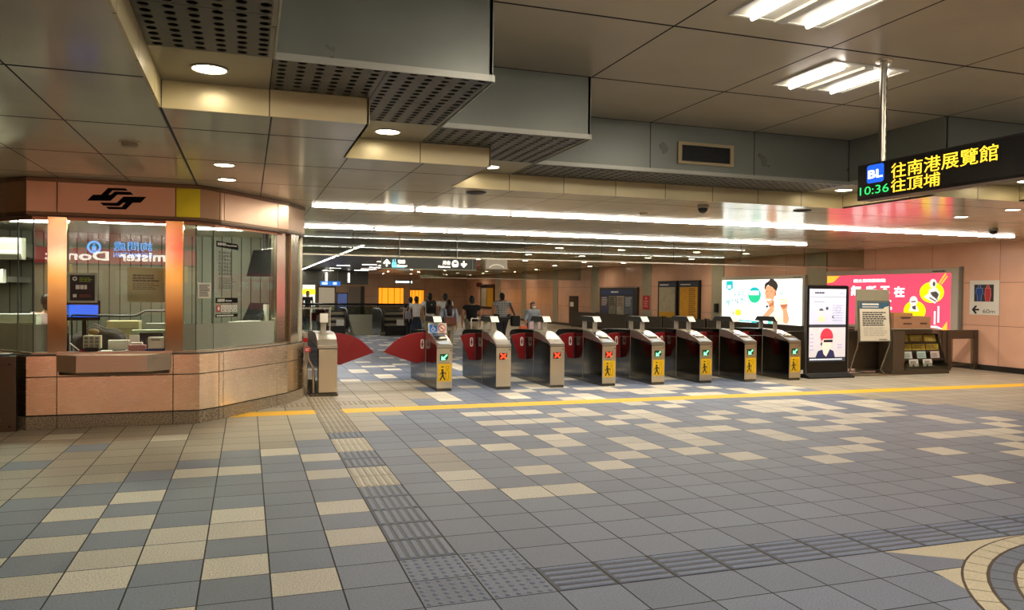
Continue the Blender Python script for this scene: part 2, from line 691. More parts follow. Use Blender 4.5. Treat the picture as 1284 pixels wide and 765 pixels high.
# ------------------------------------------------------------------ ceilings
M_LOW = panel('ceiling_panel_low', '#ded4bd', 0.13, 0.07, (0, 1), (PX * 1.02, 1.605), (X0, 5.44), (0.0065, 0.016), '#1e1912', 0.05, 0.02, 0.9)
M_HIGH = panel('ceiling_panel_high', '#b3a68c', 0.34, 0.2, (0, 1), (PX * 2, 1.57), (gx(1), 7.06), (0.009, 0.014), '#17130e', 0.05, 0.03, 0.7)
M_DARKC = panel('ceiling_panel_dark', '#26251f', 0.35, 0.3, (0, 1), (1.6, 1.6), (0, 0), 0.006, '#161412', 0.06, 0.03, 0.7)
M_FASC = panel('ceiling_fascia_band', '#e2d2a2', 0.32, 0.15, (0,), (PX,), (X0,), 0.004, '#3a2f1d', 0.05, 0.03, 2.0)
M_FASC2 = panel('ceiling_fascia_flank', '#e2d2a2', 0.32, 0.15, (1,), (0.82,), (6.28 - 0.41,), 0.004, '#3a2f1d', 0.05, 0.03, 2.0)
M_GREYF = panel('coffer_side_panel', '#70736a', 0.3, 0.4, (0,), (PX * 2,), (gx(1),), 0.006, '#15140f', 0.03, 0.03, 1.5)
M_GREYF2 = panel('coffer_side_panel_long', '#70736a', 0.3, 0.4, (1,), (1.57,), (7.06,), 0.006, '#15140f', 0.03, 0.03, 1.5)
M_PERF = mat('perforated_grey_metal', '#4c4c47', 0.42, 0.3, var=0.05)
M_LIP = mat('grey_lip', '#9b9b90', 0.35, 0.5)
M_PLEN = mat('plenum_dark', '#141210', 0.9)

YS, YE = -8.0, 62.0
F = [(gx(0), gx(2), YL[1]), (gx(2), gx(4), YL[3]), (gx(4), gx(12), YL[5]), (gx(12), gx(14), YL[3]), (gx(14), gx(16), YL[1])]
G = [(gx(1), gx(3), YL[0]), (gx(3), gx(5), YL[2]), (gx(5), gx(11), YL[4]), (gx(11), gx(13), YL[2]), (gx(13), gx(15), YL[0])]
YC0 = -5.0                                   # the coffer's near end
cl = MB()
def slab(mb, x0, x1, y0, y1, z):
    if y1 > y0 and x1 > x0:
        mb.box(x0, x1, y0, y1, z, z + 0.02)
XL = -9.5
YDARK = 18.7
slab(cl, XL, gx(0) - 0.019, YS, YDARK, Z1)
slab(cl, gx(16) + 0.019, XW + 0.2, YS, YDARK, Z1)
for x0, x1, y in F:
    slab(cl, x0 + (0.0 if x0 > 3 else 0.0), x1, y + 0.0165, YDARK, Z1)
    slab(cl, x0, x1, YS, YC0, Z1)
slab(cl, 7.6, XW + 0.2, YDARK, YE, Z1)
struct(cl, 'ceiling', M_LOW)
dk = MB()
slab(dk, XL, 7.6, YDARK, YE, Z1 + 0.02)
struct(dk, 'ceiling_escalator_hall', M_DARKC)
hi = MB()
for x0, x1, y in G:
    slab(hi, x0, x1, YC0, y, Z3)
struct(hi, 'ceiling_coffer', M_HIGH)

# fascia between low ceiling and ledge; coffer sides between ledge and coffer
fa = MB()
fb = MB()
fb.box(gx(0) - 0.02, gx(0), YC0, YL[1], Z1 - 0.003, Z2 + 0.02)
for x0, x1, y in F:
    fa.box(x0 + 0.006, x1 - 0.006, y, y + 0.02, Z1 - 0.003, Z2 + 0.02)
fb.box(gx(2) - 0.02, gx(2), YL[1], YL[3], Z1, Z2 + 0.02)
fb.box(gx(4) - 0.02, gx(4), YL[3], YL[5], Z1, Z2 + 0.02)
fb.box(gx(12), gx(12) + 0.02, YL[3], YL[5], Z1, Z2 + 0.02)
fb.box(gx(14), gx(14) + 0.02, YL[1], YL[3], Z1, Z2 + 0.02)
fb.box(gx(16), gx(16) + 0.02, YC0, YL[1], Z1, Z2 + 0.02)
fa.box(gx(0), gx(16), YC0 - 0.02, YC0, Z1, Z3 + 0.02)
struct(fa, 'ceiling_fascia_trim', M_FASC)
struct(fb, 'ceiling_fascia_flank_trim', M_FASC2)
cs, lp, cs2 = MB(), MB(), MB()
for x0, x1, y in G:
    cs.box(x0 + 0.007, x1 - 0.007, y, y + 0.03, Z2 - 0.002, Z3)
    lp.box(x0, x1 + 0.004, y - 0.018, y - 0.001, Z2 - 0.012, Z2 + 0.035)
for k, a, b in ((1, YC0, YL[0]), (3, YL[0], YL[2]), (5, YL[2], YL[4])):
    cs2.box(gx(k) - 0.03, gx(k), a, b + 0.03, Z2 - 0.002, Z3)
    lp.box(gx(k) + 0.001, gx(k) + 0.014, a, b, Z2 - 0.012, Z2 + 0.035)
for k, a, b in ((11, YL[2], YL[4]), (13, YL[0], YL[2]), (15, YC0, YL[0])):
    cs2.box(gx(k), gx(k) + 0.03, a, b + 0.03, Z2 - 0.002, Z3)
    lp.box(gx(k) - 0.014, gx(k) - 0.001, a, b, Z2 - 0.012, Z2 + 0.035)
struct(cs, 'ceiling_coffer_side_trim', M_GREYF)
struct(cs2, 'ceiling_coffer_flank_trim', M_GREYF2)
struct(lp, 'ceiling_lip_trim', M_LIP)

# ledge: perforated panels and plain downlight panels
ybr = [YL[0] - 0.825 * i for i in range(12, 0, -1)] + YL
def fmax(x):
    for x0, x1, y in F:
        if x0 <= x < x1:
            return y
    return -99
def gmax(x):
    for x0, x1, y in G:
        if x0 <= x < x1:
            return y
    return -99
PLAIN = {(0, 0), (2, 2), (4, 4), (11, 4), (13, 2), (15, 0)}     # (k, index in YL)
pf, pl = MB(), MB()
DL_LEDGE = []
def perf_cell(x0, x1, y0, y1, nx, ny, r):
    dx, dy = (x1 - x0) / nx, (y1 - y0) / ny
    for i in range(nx):
        for j in range(ny):
            cx, cy = x0 + (i + 0.5) * dx, y0 + (j + 0.5) * dy
            n = 12
            out = []
            ins = []
            for q in range(n):
                a = 2 * PI * q / n + PI / n
                ca, sa = math.cos(a), math.sin(a)
                s = 1 / max(abs(ca), abs(sa))
                out.append((cx + ca * s * dx / 2, cy + sa * s * dy / 2, Z2))
                ins.append((cx + ca * r, cy + sa * r, Z2))
            cor = {0: None}
            up = [(p[0], p[1], Z2 + 0.006) for p in ins]
            fs = []
            for q in range(n):
                q2 = (q + 1) % n
                fs.append((q, q2, n + q2, n + q))
                fs.append((n + q, n + q2, 2 * n + q2, 2 * n + q))
            pf.add(out + ins + up, fs)
for k in range(16):
    xm = gx(k) + PX / 2
    for j in range(len(ybr) - 1):
        y0, y1 = ybr[j], ybr[j + 1]
        ym = (y0 + y1) / 2
        if ym < YC0 or ym > fmax(xm) or ym < gmax(xm):
            continue
        jj = j - 12
        if (k, jj) in PLAIN:
            pl.box(gx(k) + 0.003, gx(k + 1) - 0.003, y0 + 0.003, y1 - 0.001, Z2, Z2 + 0.01)
            DL_LEDGE.append((gx(k) + PX * 0.46, ym))
        else:
            far = k >= 5
            perf_cell(gx(k) + 0.003, gx(k + 1) - 0.003, y0 + 0.003, y1 - 0.003, 6, 8, 0.031)
struct(pf, 'ceiling_perforated_ledge', M_PERF)
struct(pl, 'ceiling_plain_ledge', mat('ledge_plain_metal', '#8f8b78', 0.35, 0.5))
pn = MB()
for k in range(16):
    xm = gx(k) + PX / 2
    y1, y0 = fmax(xm), gmax(xm)
    pn.box(gx(k) + 0.035, gx(k + 1) - 0.035, max(y0, YC0) + 0.035, y1, Z2 + 0.32, Z2 + 0.34)
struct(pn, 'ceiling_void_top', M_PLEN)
bk = MB()
bk.box(XL, XW + 0.2, YC0 - 0.3, YL[5] + 0.4, Z3 + 0.1, Z3 + 0.2)
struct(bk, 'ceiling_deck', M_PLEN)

# ------------------------------------------------------------------ walls
M_PINK = panel('wall_pink_enamel', '#dcab8e', 0.22, 0.0, (1, 2), (1.90, 1.02), (0.18, 0.04), 0.005, '#6b4a38', 0.05, 0.02, 0.8, 0.5)
M_PILA = mat('wall_pilaster_green_grey', '#a39c82', 0.35, 0.2, var=0.05)
M_BASE = mat('dark_baseboard', '#2e2a24', 0.35, 0.3)
wr = MB()
wr.box(XW, XW + 0.2, YS, YE, 0, Z1)
struct(wr, 'wall_right', M_PINK)
bb = MB()
bb.box(XW - 0.025, XW, YS, YE, 0.0, 0.13)
struct(bb, 'baseboard_right', M_BASE)
pb = MB()
for y0, y1 in ((19.18, 20.06), (24.54, 25.31), (29.96, 30.75), (35.29, 36.14), (40.64, 41.4), (46.0, 46.8), (51.2, 52.0)):
    pb.box(XW - 0.03, XW, y0, y1, 0.13, Z1)
struct(pb, 'wall_right_pilaster_trim', M_PILA)
M_BACK = panel('wall_back_tan', '#b8987c', 0.16, 0.1, (0, 2), (1.2, 1.4), (0, 0), 0.006, '#3f3023', 0.05, 0.03, 0.8)
wb = MB()
wb.box(XL, XW + 0.2, YE - 2, YE - 1.8, 0, Z1 + 0.1)
struct(wb, 'wall_far', M_BACK)
wl = MB()
wl.box(XL - 0.2, XL, YS, YE, 0, Z1 + 0.1)
struct(wl, 'wall_left', M_PINK)
# ------------------------------------------------------------------ lights and small things on the ceilings
E_TUBE = lamp('tube_light', '#fff6ea', 11.0)
E_TUBE2 = lamp('tube_light_row', '#fff6ea', 50.0)
E_TUBE3 = lamp('tube_light_far', '#fff6ea', 40.0)
E_TUBE_ADDED = lamp('tube_light_added', '#fff6ea', 66.0)  # only for the ceiling lights added out of view
E_DOWN2 = lamp('downlight_lens_far', '#fff0d6', 60.0)
E_DOWN = lamp('downlight_lens', '#fff0d6', 17.0)
M_WHITE = mat('white_enamel', '#d9d5c8', 0.4)
M_ACR = lit('lit_acrylic', '#f4efe2', 1.1)
M_TRIM = mat('lamp_trim_ring', '#b9b3a2', 0.3, 0.4)
M_DARK = mat('dark_plastic', '#1a1815', 0.45)
M_BLACK = mat('black_plastic', '#0c0c0d', 0.3)
M_GREYP = mat('grey_plastic', '#77746c', 0.5)
M_PAPER = mat('white_paper', '#dedacb', 0.8)
M_INK = mat('black_ink', '#1b1a18', 0.6)
M_RED = mat('red_print', '#b5161c', 0.45)
M_YELP = mat('yellow_print', '#f2c307', 0.4)
ST = steel('brushed_steel', '#d0c6b4', 0.3, 2)
ST_V = steel('brushed_steel_upright', '#d0c6b4', 0.27, 0)
ST_W = steel('brushed_steel_wavy', '#d6c9b4', 0.3, 2, wob=0.10)
ST_D = steel('dark_steel', '#6b6558', 0.3, 2)


def down(x, y, z, label, group, r=0.105, e=None):
    t = thing('downlight', label, 'downlight', (x, y, z), 0, group)
    MB().lathe([(r, 0.004), (r * 1.16, 0.0), (r * 1.18, -0.006), (r * 1.02, -0.008), (r, -0.002)], seg=24).build('trim_ring', M_TRIM, t, smooth=True)
    MB().lathe([(r * 0.99, -0.002), (r * 0.6, -0.006), (r * 0.1, -0.007)], seg=24).build('lens', e or E_DOWN, t, smooth=True)
    return t


LED_LAB = ['bright round downlight in the ledge panel nearest the top left, above the booth side', 'round downlight in the second ledge step, right of the first beam corner',
           'round downlight in the third ledge step beside the long fascia', 'round downlight at the far right end of the ledge, by the hanging train sign',
           'round downlight in the ledge step hidden behind the hanging train sign', 'round downlight in the ledge step past the right end of the train sign']
for (x, y), lb in zip(DL_LEDGE, LED_LAB):
    down(x, y, Z2, lb, 'downlights in the ledge steps', 0.112)
for x, y, lb in ((-0.24, 8.9, 'nearer of two round downlights above the booth front corner'), (-0.24, 10.05, 'farther of two round downlights above the booth front corner'),
                 (10.95, 8.7, 'round downlight in the low ceiling at the far right edge of the view'), (11.18, 9.8, 'round downlight in the low ceiling below the end of the train sign'),
                 (-3.2, 8.9, 'round downlight in the low ceiling left of the booth front'), (-3.2, 5.6, 'round downlight in the low ceiling far left, toward the viewer'),
                 (14.4, 9.9, 'added round downlight near the right wall, out of view beside the toilet sign'), (14.4, 7.2, 'added round downlight near the right wall, second one out of view'), (14.4, 4.5, 'added round downlight near the right wall, third one out of view')):  # the unseen ones near the right wall are added to brighten it
    down(x, y, Z1, lb, 'downlights in the low ceiling', 0.1)
# rows of little downlights beyond the gates
n = 0
for j, y in enumerate((21.0, 25.0, 29.5, 34.0, 40.0, 45.0, 50.0, 55.0)):
    for i, x in enumerate((8.6, 10.6, 13.2, 15.0)):
        down(x + (0.5 if j % 2 else 0), y, Z1, 'small downlight beyond the gates, %s row back and %s in its row from the left' % (ORD[j], ORD[i]), 'downlights beyond the gates', 0.12, E_DOWN2)


def linear(x0, x1, y, z, label, group, along='x', e=E_TUBE2, hw=0.042, dp=0.036):
    if hw < 0.04:
        dp = 0.01
    L = x1 - x0
    t = thing('ceiling_tube_light', label, 'tube light', ((x0 + x1) / 2, y, z), 0 if along == 'x' else PI / 2, group)
    MB().box(-L / 2 + 0.01, L / 2 - 0.01, -0.048, 0.048, -dp, 0.0).build('housing', M_ACR, t)
    m = MB(); m.poly([(-L / 2 + 0.015, -hw, -dp - 0.001), (L / 2 - 0.015, -hw, -dp - 0.001), (L / 2 - 0.015, hw, -dp - 0.001), (-L / 2 + 0.015, hw, -dp - 0.001)]); m.build('diffuser', e, t)
    return t


x = 0.93
for i in range(9):
    linear(x, x + 1.60, 12.35, Z1, 'tube light in the nearer ceiling row over the gates, %s from the booth' % ORD[i], 'nearer row of tube lights')
    x += 1.63
x = -2.2
for i in range(10):
    linear(x, x + 1.55, 16.4, Z1, 'tube light in the second ceiling row behind the gates, %s from the booth' % ORD[i], 'second row of tube lights')
    x += 1.575
for i in range(13):
    linear(3.14 - 1.05, 3.14 + 1.05, 23.5 + i * 2.6, Z1, 'tube light in the long receding row over the escalators, %s from the front' % ORD[i], 'receding row of tube lights', 'y', E_TUBE3, 0.03)
for i in range(7):
    linear(6.2, 7.1, 39.0 + i * 3.1, Z1, 'short tube light crosswise in the dark ceiling, %s back' % ORD[i], 'short crosswise tube lights', 'x', E_TUBE3, 0.03)
for i, (a, b) in enumerate(((4.6, 40), (4.7, 45), (4.8, 50), (5.7, 34), (5.6, 38))):
    linear(a - 0.35, a + 0.35, b, Z1, 'small lamp in the dark ceiling above the escalators, %s of five scattered ones' % ORD[i], 'scattered lamps in the dark ceiling', 'x', E_TUBE3, 0.03)


def troffer(x, y, label, e=None):
    t = thing('ceiling_light', label, 'ceiling light', (x, y, Z3), 0, 'recessed ceiling lights')
    w, h = 0.41, 0.40
    m = MB()
    for a in (0, 1):
        s = -1 if a else 1
        m.box(-w - 0.03, w + 0.03, s * h - 0.03 * (s < 0), s * h + 0.03 * (s > 0), -0.012, 0.0)
        m.box(s * w - 0.03 * (s < 0), s * w + 0.03 * (s > 0), -h, h, -0.012, 0.0)
    m.build('frame', M_WHITE, t)
    m = MB()
    m.box(-w, w, -h, h, -0.006, -0.001)
    m.box(-0.05, 0.05, -h, h, -0.03, -0.006)
    m.build('reflector', mat('lamp_reflector', '#e4decd', 0.5), t, bevel=0.004)
    for s in (-0.27, 0.24):
        MB().tube([(s, -h + 0.03, -0.035), (s, h - 0.03, -0.035)], 0.017, 10).build('tube', e or E_TUBE, t, smooth=True)
    return t


troffer(3.90, 4.68, 'recessed twin-tube ceiling light at the top edge, nearer the viewer')
troffer(5.46, 6.20, 'recessed twin-tube ceiling light behind the sign pole')
for x, y, lb in ((2.35, 2.9, 'added unseen recessed twin-tube ceiling light almost overhead'), (3.9, 1.4, 'added unseen recessed twin-tube ceiling light overhead to the right'),
                 (6.95, 2.9, 'added unseen recessed twin-tube ceiling light to the right of the hanging sign'), (2.35, -1.8, 'added unseen recessed twin-tube ceiling light behind the viewer'),
                 (5.5, -1.8, 'added unseen recessed twin-tube ceiling light behind the viewer to the right'), (8.5, 0.0, 'added unseen recessed twin-tube ceiling light far to the right of the viewer'),
                 *[(x, y, 'added recessed twin-tube ceiling light out of view, bay %s, row %s' % (ORD[i], ORD[j])) for i, x in enumerate((0.8, 3.9, 6.95, 10.0)) for j, y in enumerate((-3.4, -0.4)) ], *[(x, 1.2, 'added recessed twin-tube ceiling light out of view over the right side, %s' % ORD[i]) for i, x in enumerate((6.95, 10.0))]):
    troffer(x, y, lb, E_TUBE_ADDED)  # added unseen fixtures, stronger than the visible pair, to light the near hall

# round black speakers, smoke detectors, dome camera
def speaker(x, y, z, label):
    t = thing('ceiling_speaker', label, 'speaker', (x, y, z), 0, 'round ceiling speakers')
    MB().lathe([(0.135, 0.0), (0.135, -0.012), (0.11, -0.018)], seg=24).build('ring', M_DARK, t, smooth=True)
    MB().lathe([(0.11, -0.018), (0.06, -0.022), (0.01, -0.023)], seg=24).build('grille', mat('speaker_grille', '#2d2a24', 0.7), t, smooth=True)
speaker(2.88, 9.98, Z1, 'dark round ceiling speaker near the third fascia step')
speaker(8.2, 10.05, Z1, 'dark round ceiling speaker left of the hanging sign, below the ledge')
def detector(x, y, z, label, r=0.07):
    t = thing('smoke_detector', label, 'smoke detector', (x, y, z), 0)
    MB().lathe([(r * 1.3, 0.0), (r * 1.3, -0.01), (r * 1.1, -0.014)], seg=20).build('base', mat('detector_cream', '#b9ae92', 0.5), t, smooth=True)
    MB().lathe([(r, -0.014), (r, -0.035), (r * 0.8, -0.05), (r * 0.2, -0.054)], seg=20).build('sensor_cap', mat('detector_cap', '#a3987d', 0.5), t, smooth=True)
detector(-1.02, 7.85, Z1, 'cream smoke detector on the low ceiling in front of the booth')
detector(6.07, 11.25, Z1, 'flat round detector between the ledge and the nearer row of tube lights')
detector(7.2, 14.6, Z1, 'small detector between the two rows of tube lights')
t = thing('dome_camera', 'dome security camera hanging below the low ceiling ahead of the tube lights', 'camera', (6.38, 10.0, Z1))
MB().lathe([(0.085, 0.0), (0.085, -0.05), (0.075, -0.055)], seg=20).build('mount', mat('camera_grey', '#8b8676', 0.4), t, smooth=True)
MB().lathe([(0.074, -0.055), (0.068, -0.09), (0.045, -0.12), (0.01, -0.13)], seg=20).build('dome', mat('smoked_dome', '#15130f', 0.08), t, smooth=True)
t = thing('dome_camera', 'small dome camera on the low ceiling near the right wall', 'camera', (13.6, 11.2, Z1))
MB().lathe([(0.085, 0.0), (0.085, -0.04), (0.075, -0.045)], seg=20).build('mount', mat('camera_grey', '#8b8676', 0.4), t, smooth=True)
MB().lathe([(0.074, -0.045), (0.06, -0.09), (0.01, -0.11)], seg=20).build('dome', mat('smoked_dome', '#15130f', 0.08), t, smooth=True)

# air grille on the far coffer side
t = thing('air_vent', 'rectangular air grille with pale frame on the grey coffer side', 'air vent', (5.54, YL[4], 3.505))
m = MB()
m.box(-0.41, 0.41, -0.025, -0.001, -0.14, -0.10); m.box(-0.41, 0.41, -0.025, -0.001, 0.10, 0.14)
m.box(-0.41, -0.355, -0.025, -0.001, -0.10, 0.10); m.box(0.355, 0.41, -0.025, -0.001, -0.10, 0.10)
m.build('frame', mat('vent_frame_cream', '#a5946f', 0.4, 0.3), t, bevel=0.004)
MB().box(-0.355, 0.355, -0.006, -0.001, -0.10, 0.10).build('backing', M_BLACK, t)
m = MB()
for i in range(9):
    z = -0.09 + i * 0.0225
    m.prism([(-0.352, -0.007, z), (-0.352, -0.021, z - 0.012), (-0.352, -0.021, z - 0.009), (-0.352, -0.007, z + 0.003)], (0.704, 0, 0))
m.build('louvres', M_DARK, t)

# smoke curtain of clear glass across the hall
GL_SMOKE = pane_glass('smoke_curtain_glass', '#d7dcd2', 1.35)
def smoke(y, x0, x1, zb, step, name_l):
    t = thing('glass_smoke_curtain', name_l, 'smoke curtain', (0, y, 0))
    xs = []
    x = x1
    while x > x0 + 0.3:
        xs.append(x); x -= step
    xs.append(x0)
    for a, b in zip(xs[1:], xs[:-1]):
        MB().box(a + 0.004, b - 0.004, -0.004, 0.004, zb + 0.012, Z1).build('glass_pane', GL_SMOKE, t)
    MB().box(x0, x1, -0.014, 0.014, zb - 0.016, zb + 0.014).build('bottom_rail', mat('rail_aluminium', '#c9c4b2', 0.25, 0.9), t)
    m = MB()
    for a in xs[1:-1]:
        m.box(a - 0.005, a + 0.005, -0.009, 0.009, zb + 0.012, Z1)
    m.build('joint_strips', M_DARK, t)
    return t
smoke(17.7, -4.0, XW - 0.01, 2.53, 2.05, 'clear glass smoke curtain hanging across the hall behind the gates')
smoke(37.5, 8.0, XW - 0.01, 2.45, 2.4, 'second glass smoke curtain farther down the hall')
_unused = ''', 'dark framed end panel of the glass smoke curtain by the right wall', 'panel', (0, 17.6, 0))
m = MB(); m.box(XW - 0.05, XW - 0.005, -0.3, -0.02, 2.5, Z1)
'''

# ------------------------------------------------------------------ platform sign under the smoke curtain
t = thing('hanging_sign', 'long dark hanging platform direction sign with two white arrows', 'sign', (0.2025, 17.64, 0))
t.scale = (0.907, 1, 1)
MB().box(2.93, 5.40, -0.06, 0.03, 2.235, 2.515).build('sign_box', mat('sign_dark_green', '#1d2019', 0.3), t, bevel=0.006)
fr = FR((2.93, 17.60 - 17.66, 2.235), (1, 0, 0), (0, 0, 1))
m = MB()
m.frect(fr, 0.0, 2.47, 0.0, 0.018); m.frect(fr, 0.0, 2.47, 0.262, 0.28); m.frect(fr, 0.0, 0.012, 0.018, 0.262); m.frect(fr, 2.36, 2.372, 0.018, 0.262)
m.build('edge_frame', mat('sign_edge_grey', '#6e6d60', 0.35, 0.6), t)
W_LIT = lit('sign_white_lit', '#fff6de', 1.5)
B_LIT = lit('sign_blue_lit', '#63c7de', 1.1)
def arrow(mb, fr, cx, cy, s, ang, d=0.004):
    ca, sa = math.cos(ang), math.sin(ang)
    def q(p):
        return (cx + s * (p[0] * ca - p[1] * sa), cy + s * (p[0] * sa + p[1] * ca))
    mb.flat(fr, [q(p) for p in ((-0.11, -0.5), (0.11, -0.5), (0.11, 0.25), (-0.11, 0.25))], d)
    mb.flat(fr, [q(p) for p in ((0.0, 0.5), (-0.5, 0.02), (-0.5, -0.16), (-0.34, -0.16), (0.0, 0.18))], d)
    mb.flat(fr, [q(p) for p in ((0.0, 0.5), (0.0, 0.18), (0.34, -0.16), (0.5, -0.16), (0.5, 0.02))], d)
    return mb
m = MB()
arrow(m, fr, 0.14, 0.14, 0.165, 0)
put_text(m, fr, '電梯', 0.42, 0.60, 0.13, 0.21, 0.005, 0.02)
put_text(m, fr, 'Elevator', 0.40, 0.66, 0.06, 0.10, 0.005, 0.02)
put_text(m, fr, '月台', 1.57, 1.77, 0.125, 0.215, 0.005, 0.02)
put_text(m, fr, 'Platforms', 1.46, 1.77, 0.055, 0.10, 0.005, 0.02)
arrow(m, fr, 2.13, 0.14, 0.15, PI)
m.build('lettering', W_LIT, t)
m = MB()
m.fell(fr, 1.90, 0.145, 0.085, 0.085, 0.004)
m.build('train_pictogram', W_LIT, t)
m = MB()
m.frect(fr, 1.85, 1.95, 0.14, 0.185, 0.0075, 0.002); m.frect(fr, 1.845, 1.955, 0.055, 0.075, 0.0075, 0.002)
m.build('train_windows', mat('sign_dark_green', '#1d2019', 0.3), t)
m = MB()
m.frect(fr, 0.27, 0.38, 0.05, 0.15, 0.004); m.frect(fr, 0.27, 0.60, 0.04, 0.052, 0.004)
m.fell(fr, 0.30, 0.175, 0.014, 0.014, 0.004); m.fell(fr, 0.35, 0.175, 0.014, 0.014, 0.004)
m.flat(fr, [(0.285, 0.195), (0.315, 0.195), (0.30, 0.225)], 0.004); m.flat(fr, [(0.335, 0.225), (0.365, 0.225), (0.35, 0.195)], 0.004)
m.build('elevator_pictogram', B_LIT, t)
m = MB(); m.frect(fr, 0.30, 0.314, 0.06, 0.14, 0.008, 0.002); m.frect(fr, 0.336, 0.35, 0.06, 0.14, 0.008, 0.002)
m.build('elevator_people', mat('sign_dark_green', '#1d2019', 0.3), t)
for x in (3.4, 4.9):
    MB().tube([(x, -0.01, 2.51), (x, -0.01, Z1)], 0.012, 8).build('hanger', M_GREYP, t)
t = thing('hanging_box', 'grey blank box hanging under the glass beside the platform sign', 'sign box', (0, 17.66, 0))
MB().box(5.34, 5.88, -0.05, 0.03, 2.28, 2.512).build('box', mat('grey_box_pale', '#7a7262', 0.35), t, bevel=0.006)
fr2 = FR((5.34, -0.052, 2.28), (0.38, 0, 0), (0, 0, 1))
t2 = [(0.27 + 0.22 * math.cos(a), -0.06 + 0.17 * math.sin(a)) for a in [PI * i / 16 for i in range(3, 14)]]
m = MB()
for p, q in zip(t2, t2[1:]):
    m.fline(fr2, p, q, 0.018, 0.0, 0.003)
m.build('arc_mark', mat('pale_arc', '#c8c2ae', 0.3), t)

# ------------------------------------------------------------------ LED train sign on its pole
XS = 5.40
t = thing('led_train_sign', 'long black LED train destination board hanging from a steel pole', 'sign', (XS, 5.64, Z3))
loc = Vector((XS, 5.64, Z3))
m = MB(); m.box(0.0, 0.16, -2.6, 0.22, 2.60 - Z3, 2.93 - Z3)
m.build('housing', mat('sign_housing_black', '#15120f', 0.35), t, bevel=0.008)
fr = FR((-0.002, 0.22, 2.60 - Z3), (0, -1, 0), (0, 0, 1))
MB().frect(fr, 0.03, 2.78, 0.022, 0.308, 0.0, 0.003).build('screen', mat('led_screen', '#1b1917', 0.22, emit='#1a1715', strength=0.12), t)
YA = lit('led_amber', '#f7c62c', 1.25)
GR = lit('led_green', '#28d062', 0.9)
m = MB()
put_text(m, fr, '往南港展覽館', 0.41, 1.445, 0.155, 0.285, 0.004, 0.004)
put_text(m, fr, '往頂埔', 0.41, 0.925, 0.03, 0.145, 0.004, 0.004)
m.build('amber_lettering', YA, t)
m = MB(); put_text(m, fr, '10:36', 0.04, 0.385, 0.045, 0.12, 0.004, 0.0)
m.build('clock_digits', GR, t)
rb = [(0.225 + sx * 0.075 + 0.025 * math.cos(a), 0.2275 + sy * 0.0575 + 0.025 * math.sin(a)) for sx, sy, a0 in ((1, 1, 0), (-1, 1, PI / 2), (-1, -1, PI), (1, -1, 1.5 * PI)) for a in [a0 + i * PI / 8 for i in range(5)]]
b = MB().flat(fr, rb, 0.003, 0.002).build('line_badge', lit('led_blue', '#1a53c8', 0.8), t)
m = MB(); put_text(m, fr, 'BL', 0.145, 0.31, 0.19, 0.26, 0.0065, 0.03); m.build('line_letters', lit('led_white', '#f4f6ff', 1.4), b)
for y, nm in ((0.0, 'pole'), (-2.3, 'pole')):
    p = MB().tube([(0.06, y - 0.015, 2.93 - Z3), (0.06, y - 0.015, 0.0)], 0.032, 14).build(nm, mat('pole_steel', '#a8a294', 0.28, 1.0), t, smooth=True)
    m = MB()
    for i in range(11):
        m.box(0.062, 0.069, y - 0.0485, y - 0.044, -0.12 - i * 0.075, -0.085 - i * 0.075)
    m.build('slots', M_DARK, p)
    MB().lathe([(0.075, 0.0), (0.075, -0.01), (0.036, -0.016)], (0.06, y - 0.015, 0), 18).build('flange', ST, t, smooth=True)
# ------------------------------------------------------------------ information booth
PLAN = [(-4.00, 14.6), (-4.00, 12.90), (-3.68, 12.20), (-2.77, 10.95), (-2.51, 10.70), (-0.575, 10.70), (-0.33, 10.95), (0.58, 12.20), (0.86, 12.83), (0.86, 14.6)]


def inset(pl, d):
    """plan line moved inwards by d"""
    out = []
    n = len(pl)
    segs = []
    for a, b in zip(pl, pl[1:]):
        a, b = Vector(a), Vector(b)
        u = (b - a).normalized()
        nn = Vector((-u.y, u.x))          # left of travel = inside (towards +y on the front)
        segs.append((a + nn * d, u))
    out.append(tuple(segs[0][0]))
    for (p, u), (q, v) in zip(segs, segs[1:]):
        k = (q - p).cross(v) / u.cross(v) if abs(u.cross(v)) > 1e-6 else 0
        out.append(tuple(p + u * k))
    a, b = Vector(pl[-2]), Vector(pl[-1])
    u = (b - a).normalized()
    out.append(tuple(b + Vector((-u.y, u.x)) * d))
    return out


def wall_strip(mb, d0, d1, z0, z1, segs=None, zt=None):
    """a strip following the plan between insets d0 and d1; zt tilts its inner top edge"""
    A, B = inset(PLAN, d0), inset(PLAN, d1)
    for i in range(len(PLAN) - 1):
        if segs is not None and i not in segs:
            continue
        a0, a1, b0, b1 = A[i], A[i + 1], B[i], B[i + 1]
        zz = z1 if zt is None else zt
        mb.add([(*a0, z0), (*a1, z0), (*b1, z0), (*b0, z0), (*a0, z1), (*a1, z1), (*b1, zz), (*b0, zz)],
               [(0, 3, 2, 1), (4, 5, 6, 7), (0, 1, 5, 4), (1, 2, 6, 5), (2, 3, 7, 6), (3, 0, 4, 7)])
    return mb


def cut_panels(mb, i, fr_list, d0, d1, z0, z1, gap=0.004):
    """upright panels on plan side i, cut at the fractions of fr_list"""
    A, B = inset(PLAN, d0), inset(PLAN, d1)
    a0, a1, b0, b1 = (Vector(p) for p in (A[i], A[i + 1], B[i], B[i + 1]))
    L = (a1 - a0).length
    for f0, f1 in zip(fr_list, fr_list[1:]):
        g0 = gap / L if f0 > 0 else 0.0
        g1 = gap / L if f1 < 1 else 0.0
        p0, p1 = a0.lerp(a1, f0 + g0), a0.lerp(a1, f1 - g1)
        q0, q1 = b0.lerp(b1, f0 + g0), b0.lerp(b1, f1 - g1)
        mb.prism([(*p0, z0), (*p1, z0), (*q1, z0), (*q0, z0)], (0, 0, z1 - z0))
    return mb


